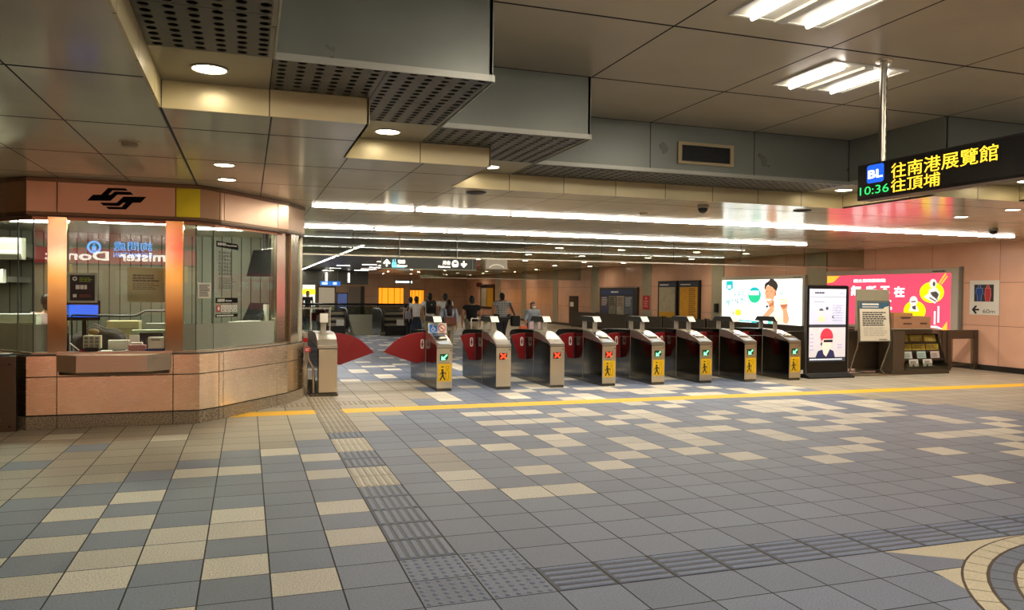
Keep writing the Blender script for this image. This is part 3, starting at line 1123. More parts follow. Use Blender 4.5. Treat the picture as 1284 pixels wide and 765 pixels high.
ST_B = steel('booth_base_steel', '#f4e0c4', 0.27, 2, wob=0.3, grain=0.006, aniso=0.7, rot=0.25)
ST_H = steel('booth_header_steel', '#ad937a', 0.36, 2, wob=0.3, grain=0.01)
booth = wthing('information_booth', 'glazed stainless-steel station information booth with a dark emblem on its header', 'booth', (-1.54, 12.6, 0.0))
FX = lambda x: (x + 2.51) / (2.51 - 0.575)
CUTS = {1: [0, 0.5, 1], 2: [0, 0.5, 1], 3: [0, 1], 4: [0, FX(-2.185), FX(-0.885), 1], 5: [0, 0.93, 1], 6: [0.0, 0.04, 0.83, 1], 7: [0, 1], 0: [0, 1], 8: [0, 0.5, 1]}
M_GRAN = NT('granite_plinth')
_n = M_GRAN.noise(M_GRAN.coord(), 70.0, 4.0, 0.7)
_r = M_GRAN.n('ShaderNodeValToRGB')
M_GRAN.put(_r.inputs[0], _n)
_r.color_ramp.elements[0].position = 0.35; _r.color_ramp.elements[0].color = H('#2c2721')
_r.color_ramp.elements[1].position = 0.66; _r.color_ramp.elements[1].color = H('#cdbb9c')
M_GRAN.put(M_GRAN.b.inputs['Base Color'], _r.outputs[0])
M_GRAN.b.inputs['Roughness'].default_value = 0.35
M_GRAN = M_GRAN.m
m = MB()
for i in range(9):
    cut_panels(m, i, CUTS[i], 0.0, 0.05, 0.0, 0.155, 0.005)
m.build('granite_plinth', M_GRAN, booth)
m = MB()
wall_strip(m, 0.012, 0.06, 0.0, 0.90)
m.build('core', mat('booth_core_dark', '#241f19', 0.6), booth)
m = MB()
for i in range(9):
    cut_panels(m, i, CUTS[i], 0.0, 0.05, 0.172, 0.628)
    cut_panels(m, i, CUTS[i], 0.0, 0.05, 0.638, 0.885)
m.build('base_panels', ST_B, booth, bevel=0.003)
m = MB()
wall_strip(m, 0.0, 0.09, 0.886, 0.89, zt=0.905)
wall_strip(m, 0.09, 0.20, 0.86, 0.925)
m.build('sill', ST, booth)
# service tray in front
m = MB()
trap = [(-2.19, 10.70), (-2.17, 10.62), (-1.93, 10.44), (-1.155, 10.44), (-0.92, 10.62), (-0.90, 10.70)]
m.prism([(x, y, 0.70) for x, y in trap], (0, 0, 0.205))
tray = m.build('service_tray', ST_W, booth, bevel=0.003)
m = MB()
t0 = [(-2.17, 10.71), (-2.15, 10.64), (-1.92, 10.47), (-1.165, 10.47), (-0.94, 10.64), (-0.92, 10.71)]
m.add([(x, y, 0.70) for x, y in t0] + [(x, 10.71 + (y - 10.71) * 0.55, 0.655) for x, y in t0],
      [(0, 1, 2, 3, 4, 5), (11, 10, 9, 8, 7, 6)] + [(i, (i + 1) % 6, 6 + (i + 1) % 6, 6 + i) for i in range(6)])
m.build('tray_underside', ST_D, tray)
m = MB(); m.box(-2.19, -0.90, 10.70, 10.92, 0.895, 0.93)
m.build('counter_ledge', ST, booth)
# header
m = MB()
for i in range(9):
    c = CUTS[i] if i != 4 else [0, FX(-2.185), FX(-0.865), 1]
    if i == 4:
        cut_panels(m, i, c[:3], 0.0, 0.05, 2.632, 2.995)
    else:
        cut_panels(m, i, c, 0.0, 0.05, 2.632, 2.995)
m.build('header_panels', ST_H, booth, bevel=0.003)
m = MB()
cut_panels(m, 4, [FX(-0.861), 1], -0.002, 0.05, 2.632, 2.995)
m.build('header_yellow_reflection', mat('yellow_panel', '#e0c814', 0.4, 0.0), booth, bevel=0.003)  # yellow reflection on the header steel, put into the panel's colour
MB_core = MB()
wall_strip(MB_core, 0.012, 0.10, 2.58, Z1)
MB_core.build('header_core', mat('booth_header_dark', '#4a3a2a', 0.35, 0.5), booth)
m = MB()
wall_strip(m, -0.012, 0.012, 2.995, 3.035)
wall_strip(m, -0.006, 0.10, 2.60, 2.628)
m.build('header_trim', mat('bronze_trim', '#6a5840', 0.35, 0.7), booth)
m = MB(); wall_strip(m, 0.10, 0.16, 2.545, 2.60)
m.build('glazing_head', mat('copper_head', '#9a7458', 0.3, 0.8), booth)
# emblem
P1 = [(-1.86, 2.786), (-1.797, 2.861), (-1.707, 2.866), (-1.631, 2.953), (-1.437, 2.958), (-1.405, 2.930), (-1.582, 2.926), (-1.627, 2.870), (-1.601, 2.870), (-1.553, 2.914), (-1.378, 2.916), (-1.345, 2.882), (-1.528, 2.876), (-1.602, 2.796)]
EC = (-1.5305, 2.8253)
fr = FR((0, 10.699, 0), (1, 0, 0), (0, 0, 1))
def ngon_tri(mb, fr, pts, d, t):
    """a concave outline, triangulated first"""
    bm = bmesh.new()
    vs = [bm.verts.new((x, y, 0)) for x, y in pts]
    bm.faces.new(vs)
    bmesh.ops.triangulate(bm, faces=bm.faces)
    bm.verts.index_update()
    n = len(pts)
    up = fr.to_3x3() @ Vector((0, 0, 1))
    P = [fr @ Vector((x, y, d)) for x, y in pts]
    Q = [p + up * t for p in P]
    fs = []
    for f in bm.faces:
        k = [v.index for v in f.verts]
        fs.append(tuple(n + i for i in k)); fs.append(tuple(reversed(k)))
    fs += [(i, (i + 1) % n, n + (i + 1) % n, n + i) for i in range(n)]
    bm.free()
    return mb.add(P + Q, fs)
m = MB()
ngon_tri(m, fr, P1, 0.002, 0.006)
ngon_tri(m, fr, [(2 * EC[0] - x, 2 * EC[1] - z) for x, z in P1], 0.002, 0.006)
m.build('emblem', mat('emblem_navy', '#04070f', 0.7, spec=0.1), booth)
# columns, mullions, glass
ST_COL = steel('brushed_steel_column', '#d3c29c', 0.12, 0, aniso=0.0)
for x0, x1 in ((-2.30, -2.09), (-0.985, -0.775)):
    MB().box(x0, x1, 10.76, 10.90, 0.925, 2.60).build('column', ST_COL, booth, bevel=0.004)
def plan_pt(i, dist, d):
    A = inset(PLAN, d)
    a, b = Vector(A[i]), Vector(A[i + 1])
    u = (b - a).normalized()
    return a + u * dist, u
p0, u0 = plan_pt(6, 1.40, 0.10)
p1, _ = plan_pt(6, 1.56, 0.10)
nn = Vector((-u0.y, u0.x))
m = MB()
m.prism([(*p0, 0.925), (*(p0 + u0 * 0.22), 0.925), (*(p0 + u0 * 0.22 + nn * 0.1), 0.925), (*(p0 + nn * 0.1), 0.925)], (0, 0, 1.66))
m.build('corner_post', mat('post_steel', '#c4baa6', 0.22, 1.0), booth, bevel=0.003)
p2, u2 = plan_pt(7, 0.18, 0.02)
n2 = Vector((-u2.y, u2.x))
m = MB()
m.prism([(*p2, 0.9), (*(p2 + u2 * 0.30), 0.9), (*(p2 + u2 * 0.30 + n2 * 0.1), 0.9), (*(p2 + n2 * 0.1), 0.9)], (0, 0, 1.72))
m.build('end_post', mat('post_steel', '#c4baa6', 0.22, 1.0), booth, bevel=0.003)
GL = pane_glass('booth_glass', '#e6ebe2', 1.0)
GLS = pane_glass('booth_side_glass', '#eaeee6', 0.22)
GLF = pane_glass('frosted_band', '#d8dcd2', 1.2, 0.05, frost=0.75)
A, B = inset(PLAN, 0.125), inset(PLAN, 0.135)
def pane(i, f0, f1, z0, z1, name, mt, off=0.0):
    a0, a1 = Vector(A[i]), Vector(A[i + 1])
    u = (a1 - a0).normalized(); n_ = Vector((-u.y, u.x))
    p, q = a0.lerp(a1, f0) + n_ * off, a0.lerp(a1, f1) + n_ * off
    m = MB(); m.prism([(*p, z0), (*q, z0), (*(q + n_ * 0.008), z0), (*(p + n_ * 0.008), z0)], (0, 0, z1 - z0))
    return m.build(name, mt, booth)
for i in (1, 2, 3, 5, 6):
    f1 = 0.9 if i == 6 else 0.998
    pane(i, 0.002, f1, 0.925, 2.56, 'glass_pane', GLS)
    pane(i, 0.002, f1, 0.93, 1.265, 'frosted_band', GLF, -0.004)
L4 = Vector(A[5]).x - Vector(A[4]).x
fx = lambda x: (x - A[4][0]) / L4
pane(4, 0.002, fx(-2.30), 0.925, 2.56, 'glass_pane', GL)
pane(4, 0.002, fx(-2.30), 0.93, 1.265, 'frosted_band', GLF, -0.004)
pane(4, fx(-2.09), fx(-0.985), 1.135, 2.56, 'glass_pane', GL)
pane(4, fx(-0.775), 0.998, 0.925, 2.56, 'glass_pane', GL)
pane(4, fx(-0.775), 0.998, 0.93, 1.265, 'frosted_band', GLF, -0.004)
m = MB()
for i in (3, 4, 5, 6):
    q = Vector(A[i])
    m.tube([(q.x, q.y + 0.004, 0.925), (q.x, q.y + 0.004, 2.56)], 0.009, 6)
m.build('glass_joints', mat('joint_grey', '#4c4a42', 0.5), booth)
# inside: floor, back wall, ceiling, desk
m = MB(); ip = inset(PLAN, 0.06)
m.prism([(x, y, 2.64) for x, y in ip], (0, 0, 0.02))
m.build('inner_ceiling', mat('booth_ceiling_white', '#bdbcae', 0.5), booth)
M_STRIPE = panel('booth_back_ribbed', '#77756a', 0.45, 0.1, (0,), (0.16,), (0,), 0.008, '#3e3c34', 0.1)
m = MB(); m.box(-3.9, -2.2, 14.45, 14.55, 0, 2.64); m.box(-2.2, 0.8, 14.45, 14.55, 0, 2.64)
m.build('back_wall', M_STRIPE, booth)
m = MB(); m.box(-3.94, -3.90, 12.9, 14.5, 0, 2.64)
m.build('side_wall', mat('booth_side_grey', '#6d6a60', 0.5), booth)
m = MB(); m.box(0.80, 0.84, 12.95, 14.5, 0, 2.64)
m.build('side_wall', mat('booth_side_tan', '#b3a78e', 0.5), booth)
m = MB(); wall_strip(m, 0.22, 0.70, 0.76, 0.80, segs=(2, 3, 4, 5, 6))
m.build('inner_desk', mat('desk_laminate', '#8f8876', 0.4), booth)
m = MB()
for a, yy in ((-2.95, 12.2), (-1.55, 11.9), (-0.2, 12.5)):
    m.box(a - 0.5, a + 0.5, yy, yy + 0.12, 2.62, 2.638)
m.build('inner_light', lamp('booth_lamp', '#f3f4ea', 75.0), booth)

# prints and labels stuck on the glass
def facet_frame(i, dist, z, d=0.119):
    p, u = plan_pt(i, dist, d)
    return FR((p.x, p.y, z), (u.x, u.y, 0), (0, 0, 1))
# coordinates of the right facet: distance measured from its near corner (-0.33, 10.95)
M_BLK = mat('black_label', '#0a0908', 0.8, spec=0.1)
M_LBLW = mat('label_white', '#e4e0d2', 0.5)
f6 = facet_frame(6, 0.0, 0.0)
t = wthing('service_list', 'black headed list of services printed on the right glass of the booth', 'notice', (0.0, 11.3, 2.0))
o = MB()
x0 = 0.0
o.flat(f6, [(0.05, 2.29), (0.51, 2.265), (0.51, 2.31), (0.49, 2.345), (0.05, 2.365)], 0.0, 0.002)
o.build('title_bar', M_BLK, t)
m = MB(); put_text(m, f6, '服務項目', 0.07, 0.24, 2.308, 2.345, 0.003, 0.02); put_text(m, f6, 'Scope of Service', 0.26, 0.47, 2.302, 2.328, 0.003, 0.02)
m.build('title_lettering', M_LBLW, t)
m = MB()
for r in range(7):
    for c in range(5):
        m.frect(f6, 0.10 + c * 0.055, 0.135 + c * 0.055, 2.20 - r * 0.048, 2.232 - r * 0.048, 0.0, 0.001)
scribble(m, f6, 0.10, 0.46, 1.72, 1.88, 7, 0.0, 0.5)
m.build('printed_rows', mat('grey_print', '#4a463c', 0.6), t)
t = wthing('payment_notice', 'black label strip with a row of red and white pictogram squares on the booth glass', 'notice', (0.0, 11.3, 1.45))
m = MB(); m.frect(f6, 0.04, 0.50, 1.535, 1.605, 0.0, 0.002); m.frect(f6, 0.04, 0.50, 1.345, 1.385, 0.0, 0.002)
m.build('bars', M_BLK, t)
m = MB(); put_text(m, f6, '溫馨提醒', 0.07, 0.22, 1.552, 1.592, 0.003, 0.02); put_text(m, f6, 'Reminder', 0.24, 0.37, 1.555, 1.578, 0.003, 0.02)
scribble(m, f6, 0.06, 0.47, 1.352, 1.378, 1, 0.003, 0.6, 9)
m.build('lettering', M_LBLW, t)
for k in range(5):
    MB().frect(f6, 0.06 + k * 0.088, 0.135 + k * 0.088, 1.415, 1.505, 0.0, 0.002).build('pictogram_square', M_RED if k == 0 else M_LBLW, t)
m = MB()
for k in range(5):
    x = 0.0975 + k * 0.088
    if k == 0:
        continue
    m.fring(f6, x, 1.462, 0.018, 0.026, 0.003, 0.001, 16)
    m.frect(f6, x - 0.02, x + 0.02, 1.425, 1.433, 0.003, 0.001)
m.build('pictograms', mat('pictogram_grey', '#3a3733', 0.6), t)
m = MB(); m.fell(f6, 0.0975, 1.462, 0.022, 0.028, 0.003, 0.001, 14); m.build('pictogram_mark', M_LBLW, t)
f5 = facet_frame(5, 0.0, 0.0)
t = wthing('side_notice', 'small white printed sheet on the narrow corner glass of the booth', 'notice', (-0.4, 10.9, 1.7))
MB().frect(f5, 0.03, 0.25, 1.60, 1.80, 0.0, 0.002).build('sheet', M_PAPER, t)
scribble(MB(), f5, 0.05, 0.23, 1.62, 1.78, 7, 0.003).build('print', mat('grey_print', '#4a463c', 0.6), t)
ff = FR((0, 10.822, 0), (1, 0, 0), (0, 0, 1))
t = wthing('glass_notice', 'cream printed notice taped inside the front booth window', 'notice', (-1.2, 10.82, 1.76))
MB().frect(ff, -1.43, -1.00, 1.545, 1.985, -0.022, 0.003).build('sheet', mat('cream_sheet', '#d2cbb2', 0.6, var=0.05), t)
m = MB(); scribble(m, ff, -1.37, -1.06, 1.80, 1.90, 3, -0.0185, 0.6, 6); m.build('bold_print', M_INK, t)
m = MB(); scribble(m, ff, -1.37, -1.06, 1.70, 1.79, 4, -0.0185, 0.35, 5); m.build('fine_print', M_INK, t)
t = wthing('black_poster', 'small black poster in a pale frame on the booth window above the blue monitor', 'poster', (-1.92, 10.82, 1.7))
MB().frect(ff, -2.085, -1.765, 1.535, 1.90, 0.02, 0.006).build('frame', mat('poster_frame_pale', '#aeb3a0', 0.4), t)
MB().frect(ff, -2.062, -1.79, 1.56, 1.875, 0.026, 0.003).build('sheet', mat('poster_black', '#14161a', 0.4), t)
m = MB(); scribble(m, ff, -2.0, -1.83, 1.69, 1.765, 1, 0.031, 0.7, 3); m.fring(ff, -2.01, 1.83, 0.012, 0.026, 0.03, 0.001, 18)
m.frect(ff, -2.03, -1.99, 1.60, 1.64, 0.03, 0.001); m.build('white_print', M_LBLW, t)
m = MB(); scribble(m, ff, -1.96, -1.81, 1.79, 1.85, 3, 0.03, 0.5, 3); m.build('green_print', mat('poster_green', '#8fae3c', 0.6), t)
m = MB(); scribble(m, ff, -1.96, -1.81, 1.60, 1.64, 2, 0.03, 0.5, 3); m.build('red_print', mat('poster_red', '#8f4a40', 0.6), t)
# the lettering on the booth's rear glass, read from behind: faces away
fb = FR((0, 14.43, 0), (-1, 0, 0), (0, 0, 1))
t = wthing('information_sign', 'backlit blue information sign seen reversed through the front booth glass', 'sign', (-1.9, 14.42, 2.4))
BLU = lit('info_blue', '#4a8fe0', 1.1)
m = MB(); fb2 = FR((0, 14.40, 0), (-1, 0, 0), (0, 0, 1))
m.fring(fb2, 2.40, 2.40, 0.072, 0.105, 0.0, 0.004, 30)
m.frect(fb2, 2.37, 2.43, 2.34, 2.42, 0.0, 0.004); m.frect(fb2, 2.385, 2.415, 2.43, 2.455, 0.0, 0.004)
m.build('info_symbol', BLU, t)
m = MB(); put_text(m, fb2, '詢問處', 1.52, 2.11, 2.35, 2.51, 0.0, 0.0); put_text(m, fb2, 'INFORMATION', 1.52, 2.11, 2.24, 2.32, 0.0, 0.0)
m.build('lettering', BLU, t)

# things in and on the booth
def item(name, label, cat, loc, rz=0.0, group=None):
    return thing(name, label, cat, loc, rz, group)
t = item('air_conditioner', 'white wall air conditioner high up inside the booth at far left', 'air conditioner', (-3.50, 12.78, 2.12), 0.0)
m = MB(); m.prism([(-0.26, 0.22, 0.0), (-0.26, 0.02, 0.0), (-0.26, -0.06, 0.08), (-0.26, -0.06, 0.30), (-0.26, 0.22, 0.32)], (0.71, 0, 0))
m.build('body', mat('ac_white', '#d8d4c2', 0.4), t, bevel=0.015)
MB().box(-0.24, 0.43, -0.066, -0.058, 0.13, 0.24).build('intake_grille', mat('ac_grey', '#9d988a', 0.5), t)
m = MB(); m.prism([(-0.24, -0.052, 0.065), (-0.24, 0.0, 0.012), (-0.24, 0.008, 0.02), (-0.24, -0.046, 0.075)], (0.66, 0, 0)); m.build('louvre', M_GREYP, t)
MB().box(-0.20, 0.40, 0.2, 1.62, 0.05, 0.26).build('mounting_rail', mat('booth_side_grey', '#6d6a60', 0.5), t)
t = item('white_box', 'small white control box under the air conditioner in the booth', 'box', (-3.44, 12.9, 1.78))
MB().box(-0.18, 0.12, 0, 0.18, 0, 0.20).build('case', M_WHITE, t, bevel=0.01)
MB().box(-0.03, 0.0, 0.03, 0.06, 0.2, 0.30).build('conduit', M_GREYP, t)
MB().box(-0.20, 0.14, 0.18, 1.46, 0.02, 0.10).build('bracket', M_GREYP, t)
t = item('blue_monitor', 'computer monitor with a bright blue screen behind the booth window', 'monitor', (-1.98, 11.18, 0.802))
MB().box(-0.20, 0.19, 0.0, 0.03, 0.50, 0.76).build('case', M_BLACK, t, bevel=0.006)
MB().box(-0.165, 0.165, -0.004, -0.001, 0.545, 0.70).build('screen', lit('screen_blue', '#1c55d8', 1.1), t)
MB().box(-0.025, 0.025, 0.03, 0.06, 0.0, 0.6).build('stand', M_BLACK, t)
MB().box(-0.12, 0.12, -0.04, 0.14, 0.0, 0.012).build('foot', M_BLACK, t, bevel=0.004)
t = item('tilted_screen', 'dark tilted counter screen behind the right booth glass', 'monitor', (0.04, 12.40, 0.802), -0.9)
m = MB(); m.prism([(-0.2, 0.0, 0.42), (-0.2, 0.16, 0.72), (-0.2, 0.19, 0.705), (-0.2, 0.03, 0.405)], (0.4, 0, 0)); m.build('case', M_BLACK, t, bevel=0.004)
MB().box(-0.03, 0.03, 0.08, 0.13, 0.0, 0.5).build('stand', M_BLACK, t)
MB().box(-0.14, 0.14, 0.0, 0.22, 0.0, 0.02).build('foot', M_BLACK, t)
MB().box(0.18, 0.26, 0.10, 0.14, 0.38, 0.70).build('receipt_holder', M_WHITE, t)
t = item('hanging_monitor', 'black monitor hung from the booth ceiling near the right corner', 'monitor', (0.16, 12.88, 2.16), -0.95)
m = MB(); m.prism([(-0.3, 0.0, -0.22), (-0.3, 0.12, 0.2), (-0.3, 0.17, 0.19), (-0.3, 0.05, -0.23)], (0.6, 0, 0)); m.build('case', M_BLACK, t, bevel=0.008)
MB().box(-0.03, 0.03, 0.11, 0.17, 0.1, 0.475).build('bracket', M_DARK, t)
t = item('intercom', 'cream intercom box on a blue base at the right of the service window', 'intercom', (-1.09, 10.82, 0.934))
m = MB(); m.box(-0.10, 0.085, -0.04, 0.06, 0.018, 0.17); m.build('case', mat('intercom_cream', '#d6cfb6', 0.45), t, bevel=0.022, seg=3)
MB().box(-0.125, 0.10, -0.055, 0.07, 0.0, 0.018).build('base', mat('intercom_blue', '#28306b', 0.4), t, bevel=0.005)
MB().box(-0.06, 0.045, -0.046, -0.041, 0.125, 0.145).build('speaker_slot', mat('intercom_slot', '#8d866f', 0.6), t)
t = item('brochure_stand', 'cream multi-pocket card stand on the left of the service window', 'stand', (-1.83, 10.85, 0.934))
m = MB(); m.box(-0.10, 0.10, 0.0, 0.09, 0.03, 0.19); m.build('tray', mat('stand_cream', '#c5bd98', 0.5), t, bevel=0.004)
m = MB(); m.box(-0.08, 0.08, -0.03, 0.09, 0.0, 0.045); m.build('base', M_BLACK, t, bevel=0.01)
m = MB()
for i in range(3):
    for j in range(3):
        m.box(-0.085 + i * 0.06, -0.04 + i * 0.06, -0.006, -0.001, 0.05 + j * 0.045, 0.085 + j * 0.045)
m.build('cards', mat('stand_cards', '#6f7266', 0.6), t)
t = item('pink_box', 'pink leaflet box beside the intercom in the service window', 'box', (-1.315, 10.83, 0.934))
MB().box(-0.10, 0.10, -0.03, 0.08, 0.0, 0.07).build('box', mat('pink_card', '#b98078', 0.6), t, bevel=0.004)
MB().box(-0.07, 0.06, 0.0, 0.05, 0.07, 0.10).build('leaflets', M_PAPER, t)
t = item('paper_sheet', 'white sheet of paper lying in the service window tray', 'paper', (-1.56, 10.80, 0.934))
MB().box(-0.16, 0.16, -0.10, 0.08, 0.0, 0.006).build('sheet', M_PAPER, t)
MB().tube([(-0.02, -0.08, 0.012), (0.12, -0.04, 0.012)], 0.006, 6).build('pen', M_BLACK, t)
t = item('white_card_box', 'pale low card box behind the tray in the service window', 'box', (-1.52, 11.05, 0.803))
MB().box(-0.16, 0.08, 0, 0.12, 0.0, 0.25).build('box', mat('pale_box', '#c9c7b4', 0.6), t, bevel=0.004)
MB().box(0.085, 0.20, 0.02, 0.06, 0.0, 0.31).build('upright_card', M_PAPER, t)
t = item('black_case', 'black equipment case behind the pink leaflet box', 'case', (-1.20, 11.12, 0.803))
MB().box(-0.13, 0.16, 0, 0.16, 0, 0.34).build('case', M_BLACK, t, bevel=0.02)
MB().box(-0.05, 0.08, -0.006, 0.0, 0.2, 0.26).build('label', mat('case_label', '#3d3b37', 0.5), t)
t = item('red_pen', 'red and white stick pen leaning at the left of the service window', 'pen', (-2.0, 10.78, 0.935))
MB().tube([(-0.06, 0.02, 0.10), (0.05, -0.03, 0.012)], 0.008, 6).build('barrel', M_LBLW, t)
MB().tube([(0.05, -0.03, 0.012), (0.10, -0.05, 0.006)], 0.009, 6).build('tip', M_RED, t)
t = item('desk_lamp', 'white post with a tan head on the desk behind the window', 'lamp', (-1.88, 11.06, 0.803))
MB().tube([(0, 0, 0), (0, 0, 0.34)], 0.03, 10).build('post', M_WHITE, t, smooth=True)
MB().ball((0.03, 0, 0.36), 0.07, 0.06, 0.04).build('head', mat('tan_plastic', '#a07a4c', 0.5), t, smooth='all')
for k, (x, y, z, w, d, h, c, lb) in enumerate(((-1.65, 12.2, 0.80, 0.42, 0.3, 0.46, '#c9b88f', 'tan storage carton on the booth desk right of the blue monitor'), (-1.12, 12.3, 0.80, 0.5, 0.25, 0.42, '#8d8a86', 'grey tray tower on the booth desk behind the notice'),
                                              (-2.93, 12.08, 0.80, 0.50, 0.3, 0.56, '#d3d2c4', 'white file cabinet box inside the booth at far left'), (-1.18, 11.55, 0.80, 0.56, 0.2, 0.36, '#b7b79f', 'row of pale paper files behind the service window'),
                                              (-0.02, 12.02, 0.80, 0.5, 0.2, 0.46, '#d8d8cc', 'stack of white paper on the desk behind the right glass'))):
    t = item('storage_box' if k != 4 else 'paper_stack', lb, 'box' if k != 4 else 'paper', (x, y, z + 0.002), 0.0 if k < 4 else 0.9)
    MB().box(-w / 2, w / 2, -d / 2, d / 2, 0, h).build('body', mat('box_col_%s' % c[1:], c, 0.6, var=0.06), t, bevel=0.006)
    m = MB()
    for i in range(4):
        m.box(-w / 2 + 0.02, w / 2 - 0.02, -d / 2 - 0.004, -d / 2 - 0.001, h * (0.1 + i * 0.22), h * (0.12 + i * 0.22))
    m.build('edges', M_GREYP, t)
t = item('dark_coat', 'dark brown jacket heaped on the desk behind the service window', 'jacket', (-1.85, 11.48, 0.80))
def lump(p):
    s = 1 + 0.12 * math.sin(7 * p.x + 3 * p.z) + 0.1 * math.sin(9 * p.y)
    return Vector((p.x * s, p.y * s, max(p.z * s, -0.55)))
MB().ball((0, 0, 0.17), 0.30, 0.2, 0.24, 22, 14, lump).build('folds', mat('brown_cloth', '#3b2f26', 0.85, var=0.2), t, smooth='all')
MB().ball((0.24, -0.06, 0.10), 0.14, 0.10, 0.11, 16, 10, lump).build('sleeve', mat('brown_cloth_light', '#5a4a3c', 0.85, var=0.2), t, smooth='all')
t = wthing('queue_divider', 'thin black bent rail above the desk behind the booth window', 'rail', (-1.5, 11.0, 0.8))
MB().tube([(-2.08, 11.0, 1.375), (-1.40, 11.0, 1.365), (-1.33, 11.0, 1.375), (-1.24, 11.0, 1.43), (-1.0, 11.0, 1.43)], 0.012, 8).build('rail', M_BLACK, t, smooth=True)
for x in (-2.08, -1.0):
    MB().tube([(x, 11.0, 0.803), (x, 11.0, 1.43 if x > -1.5 else 1.375)], 0.01, 8).build('upright', M_BLACK, t)
# side cabinet at the very left
t = thing('side_cabinet', 'plain dark-steel cabinet standing against the left side of the booth', 'cabinet', (-3.15, 10.62, 0))
sc_pl = [(-0.75, 0.0), (0.555, 0.0), (0.555, 0.10), (0.27, 0.33), (0.17, 0.46), (-0.75, 0.46)]
MB().prism([(x, y, 0.0) for x, y in sc_pl], (0, 0, 0.885)).build('body', ST_D, t, bevel=0.006)
MB().prism([(x * 1.004, y - 0.006, 0.885) for x, y in sc_pl], (0, 0, 0.015)).build('top', ST_D, t, bevel=0.003)
m = MB()
for z in (0.06, 0.80):
    fr = FR((0.49, -0.001, z), (1, 0, 0), (0, 0, 1)); MB().fell(fr, 0, 0, 0.014, 0.014, 0, 0.005, 12).build('fixing', M_BLACK, t)
t = thing('blue_folder', 'dark blue folder lying on the steel cabinet left of the booth', 'folder', (-2.78, 10.70, 0.90))
MB().box(-0.14, 0.12, -0.05, 0.12, 0.0, 0.02).build('cover', mat('folder_blue', '#2b3a66', 0.5), t, bevel=0.003)
MB().box(-0.13, 0.11, -0.06, 0.11, 0.02, 0.026).build('paper', M_PAPER, t)
# ------------------------------------------------------------------ ticket gates
ST_G = steel('gate_steel', '#dccfb6', 0.36, 0)
ST_S = steel('gate_side_steel', '#5d5a52', 0.13, 2)
ST_T = steel('gate_top_steel', '#c9c2b2', 0.3, 0)
M_FLAP = mat('flap_red', '#80090f', 0.4)
M_FLAPD = mat('flap_red_dark', '#6d0a10', 0.4)
G_LIT = lit('gate_green', '#17d24a', 1.6)
R_LIT = lit('gate_red', '#ff3418', 1.9)
GW, GL_ = 0.275, 2.32          # gate width and length
YG = 13.08


def side_profile():
    return [(0.0, 0.03), (0.0, 0.80), (0.20, 0.875), (0.42, 0.945), (0.62, 0.992), (0.85, 1.01), (1.3, 1.005), (1.9, 0.985), (2.2, 0.955), (GL_, 0.90), (GL_, 0.03)]


def flap(t, fx, fy, d, reach, mirror_icon=True, reason='narrow'):
    """fan-shaped red barrier leaf hinged at x=fx, growing in direction d"""
    if reason == 'wide':
        out = [(0.0, 0.975), (0.06, 0.978), (0.30, 0.945), (0.50, 0.865), (0.60, 0.78), (reach, 0.62), (0.16, 0.405), (0.0, 0.44)]
    else:
        out = [(0.0, 0.93), (0.14, 0.925), (reach, 0.885), (reach * 0.72, 0.66), (0.13, 0.425), (0.0, 0.405)]
    m = MB()
    m.prism([(fx + d * x, fy - 0.012, z) for x, z in out], (0, 0.024, 0))
    f = m.build('flap', M_FLAP, t, bevel=0.006)
    if reason == 'wide':
        m = MB()
        fr = FR((fx, fy - 0.0125, 0), (1, 0, 0), (0, 0, 1))
        m.fline(fr, (d * 0.02, 0.915), (d * 0.30, 0.47), 0.012) if False else None
        m.fline(fr, (d * 0.44, 0.90), (d * 0.17, 0.43), 0.006, 0.0, 0.004)
        m.build('fold_line', M_FLAPD, f)
    ic = MB()
    fr = FR((fx, fy - 0.013, 0), (1, 0, 0), (0, 0, 1))
    cx = d * (0.055 if reason == 'wide' else 0.075)
    w = 0.030
    ic.frect(fr, cx - w, cx + w, 0.70, 0.82, 0.0, 0.003)
    ic.fell(fr, cx, 0.82, w, 0.03, 0.0, 0.003, 14, 0, PI)
    ic.fell(fr, cx, 0.70, w, 0.025, 0.0, 0.003, 14, PI, 2 * PI)
    i_ = ic.build('warning_emblem', M_LBLW, f)
    k = MB()
    k.frect(fr, cx - 0.018, cx + 0.018, 0.735, 0.785, 0.0035, 0.002)
    k.frect(fr, cx - 0.010, cx + 0.010, 0.70, 0.83, 0.0035, 0.002)
    k.build('emblem_mark', mat('emblem_brown', '#7a2a1c', 0.5), i_)
    return f


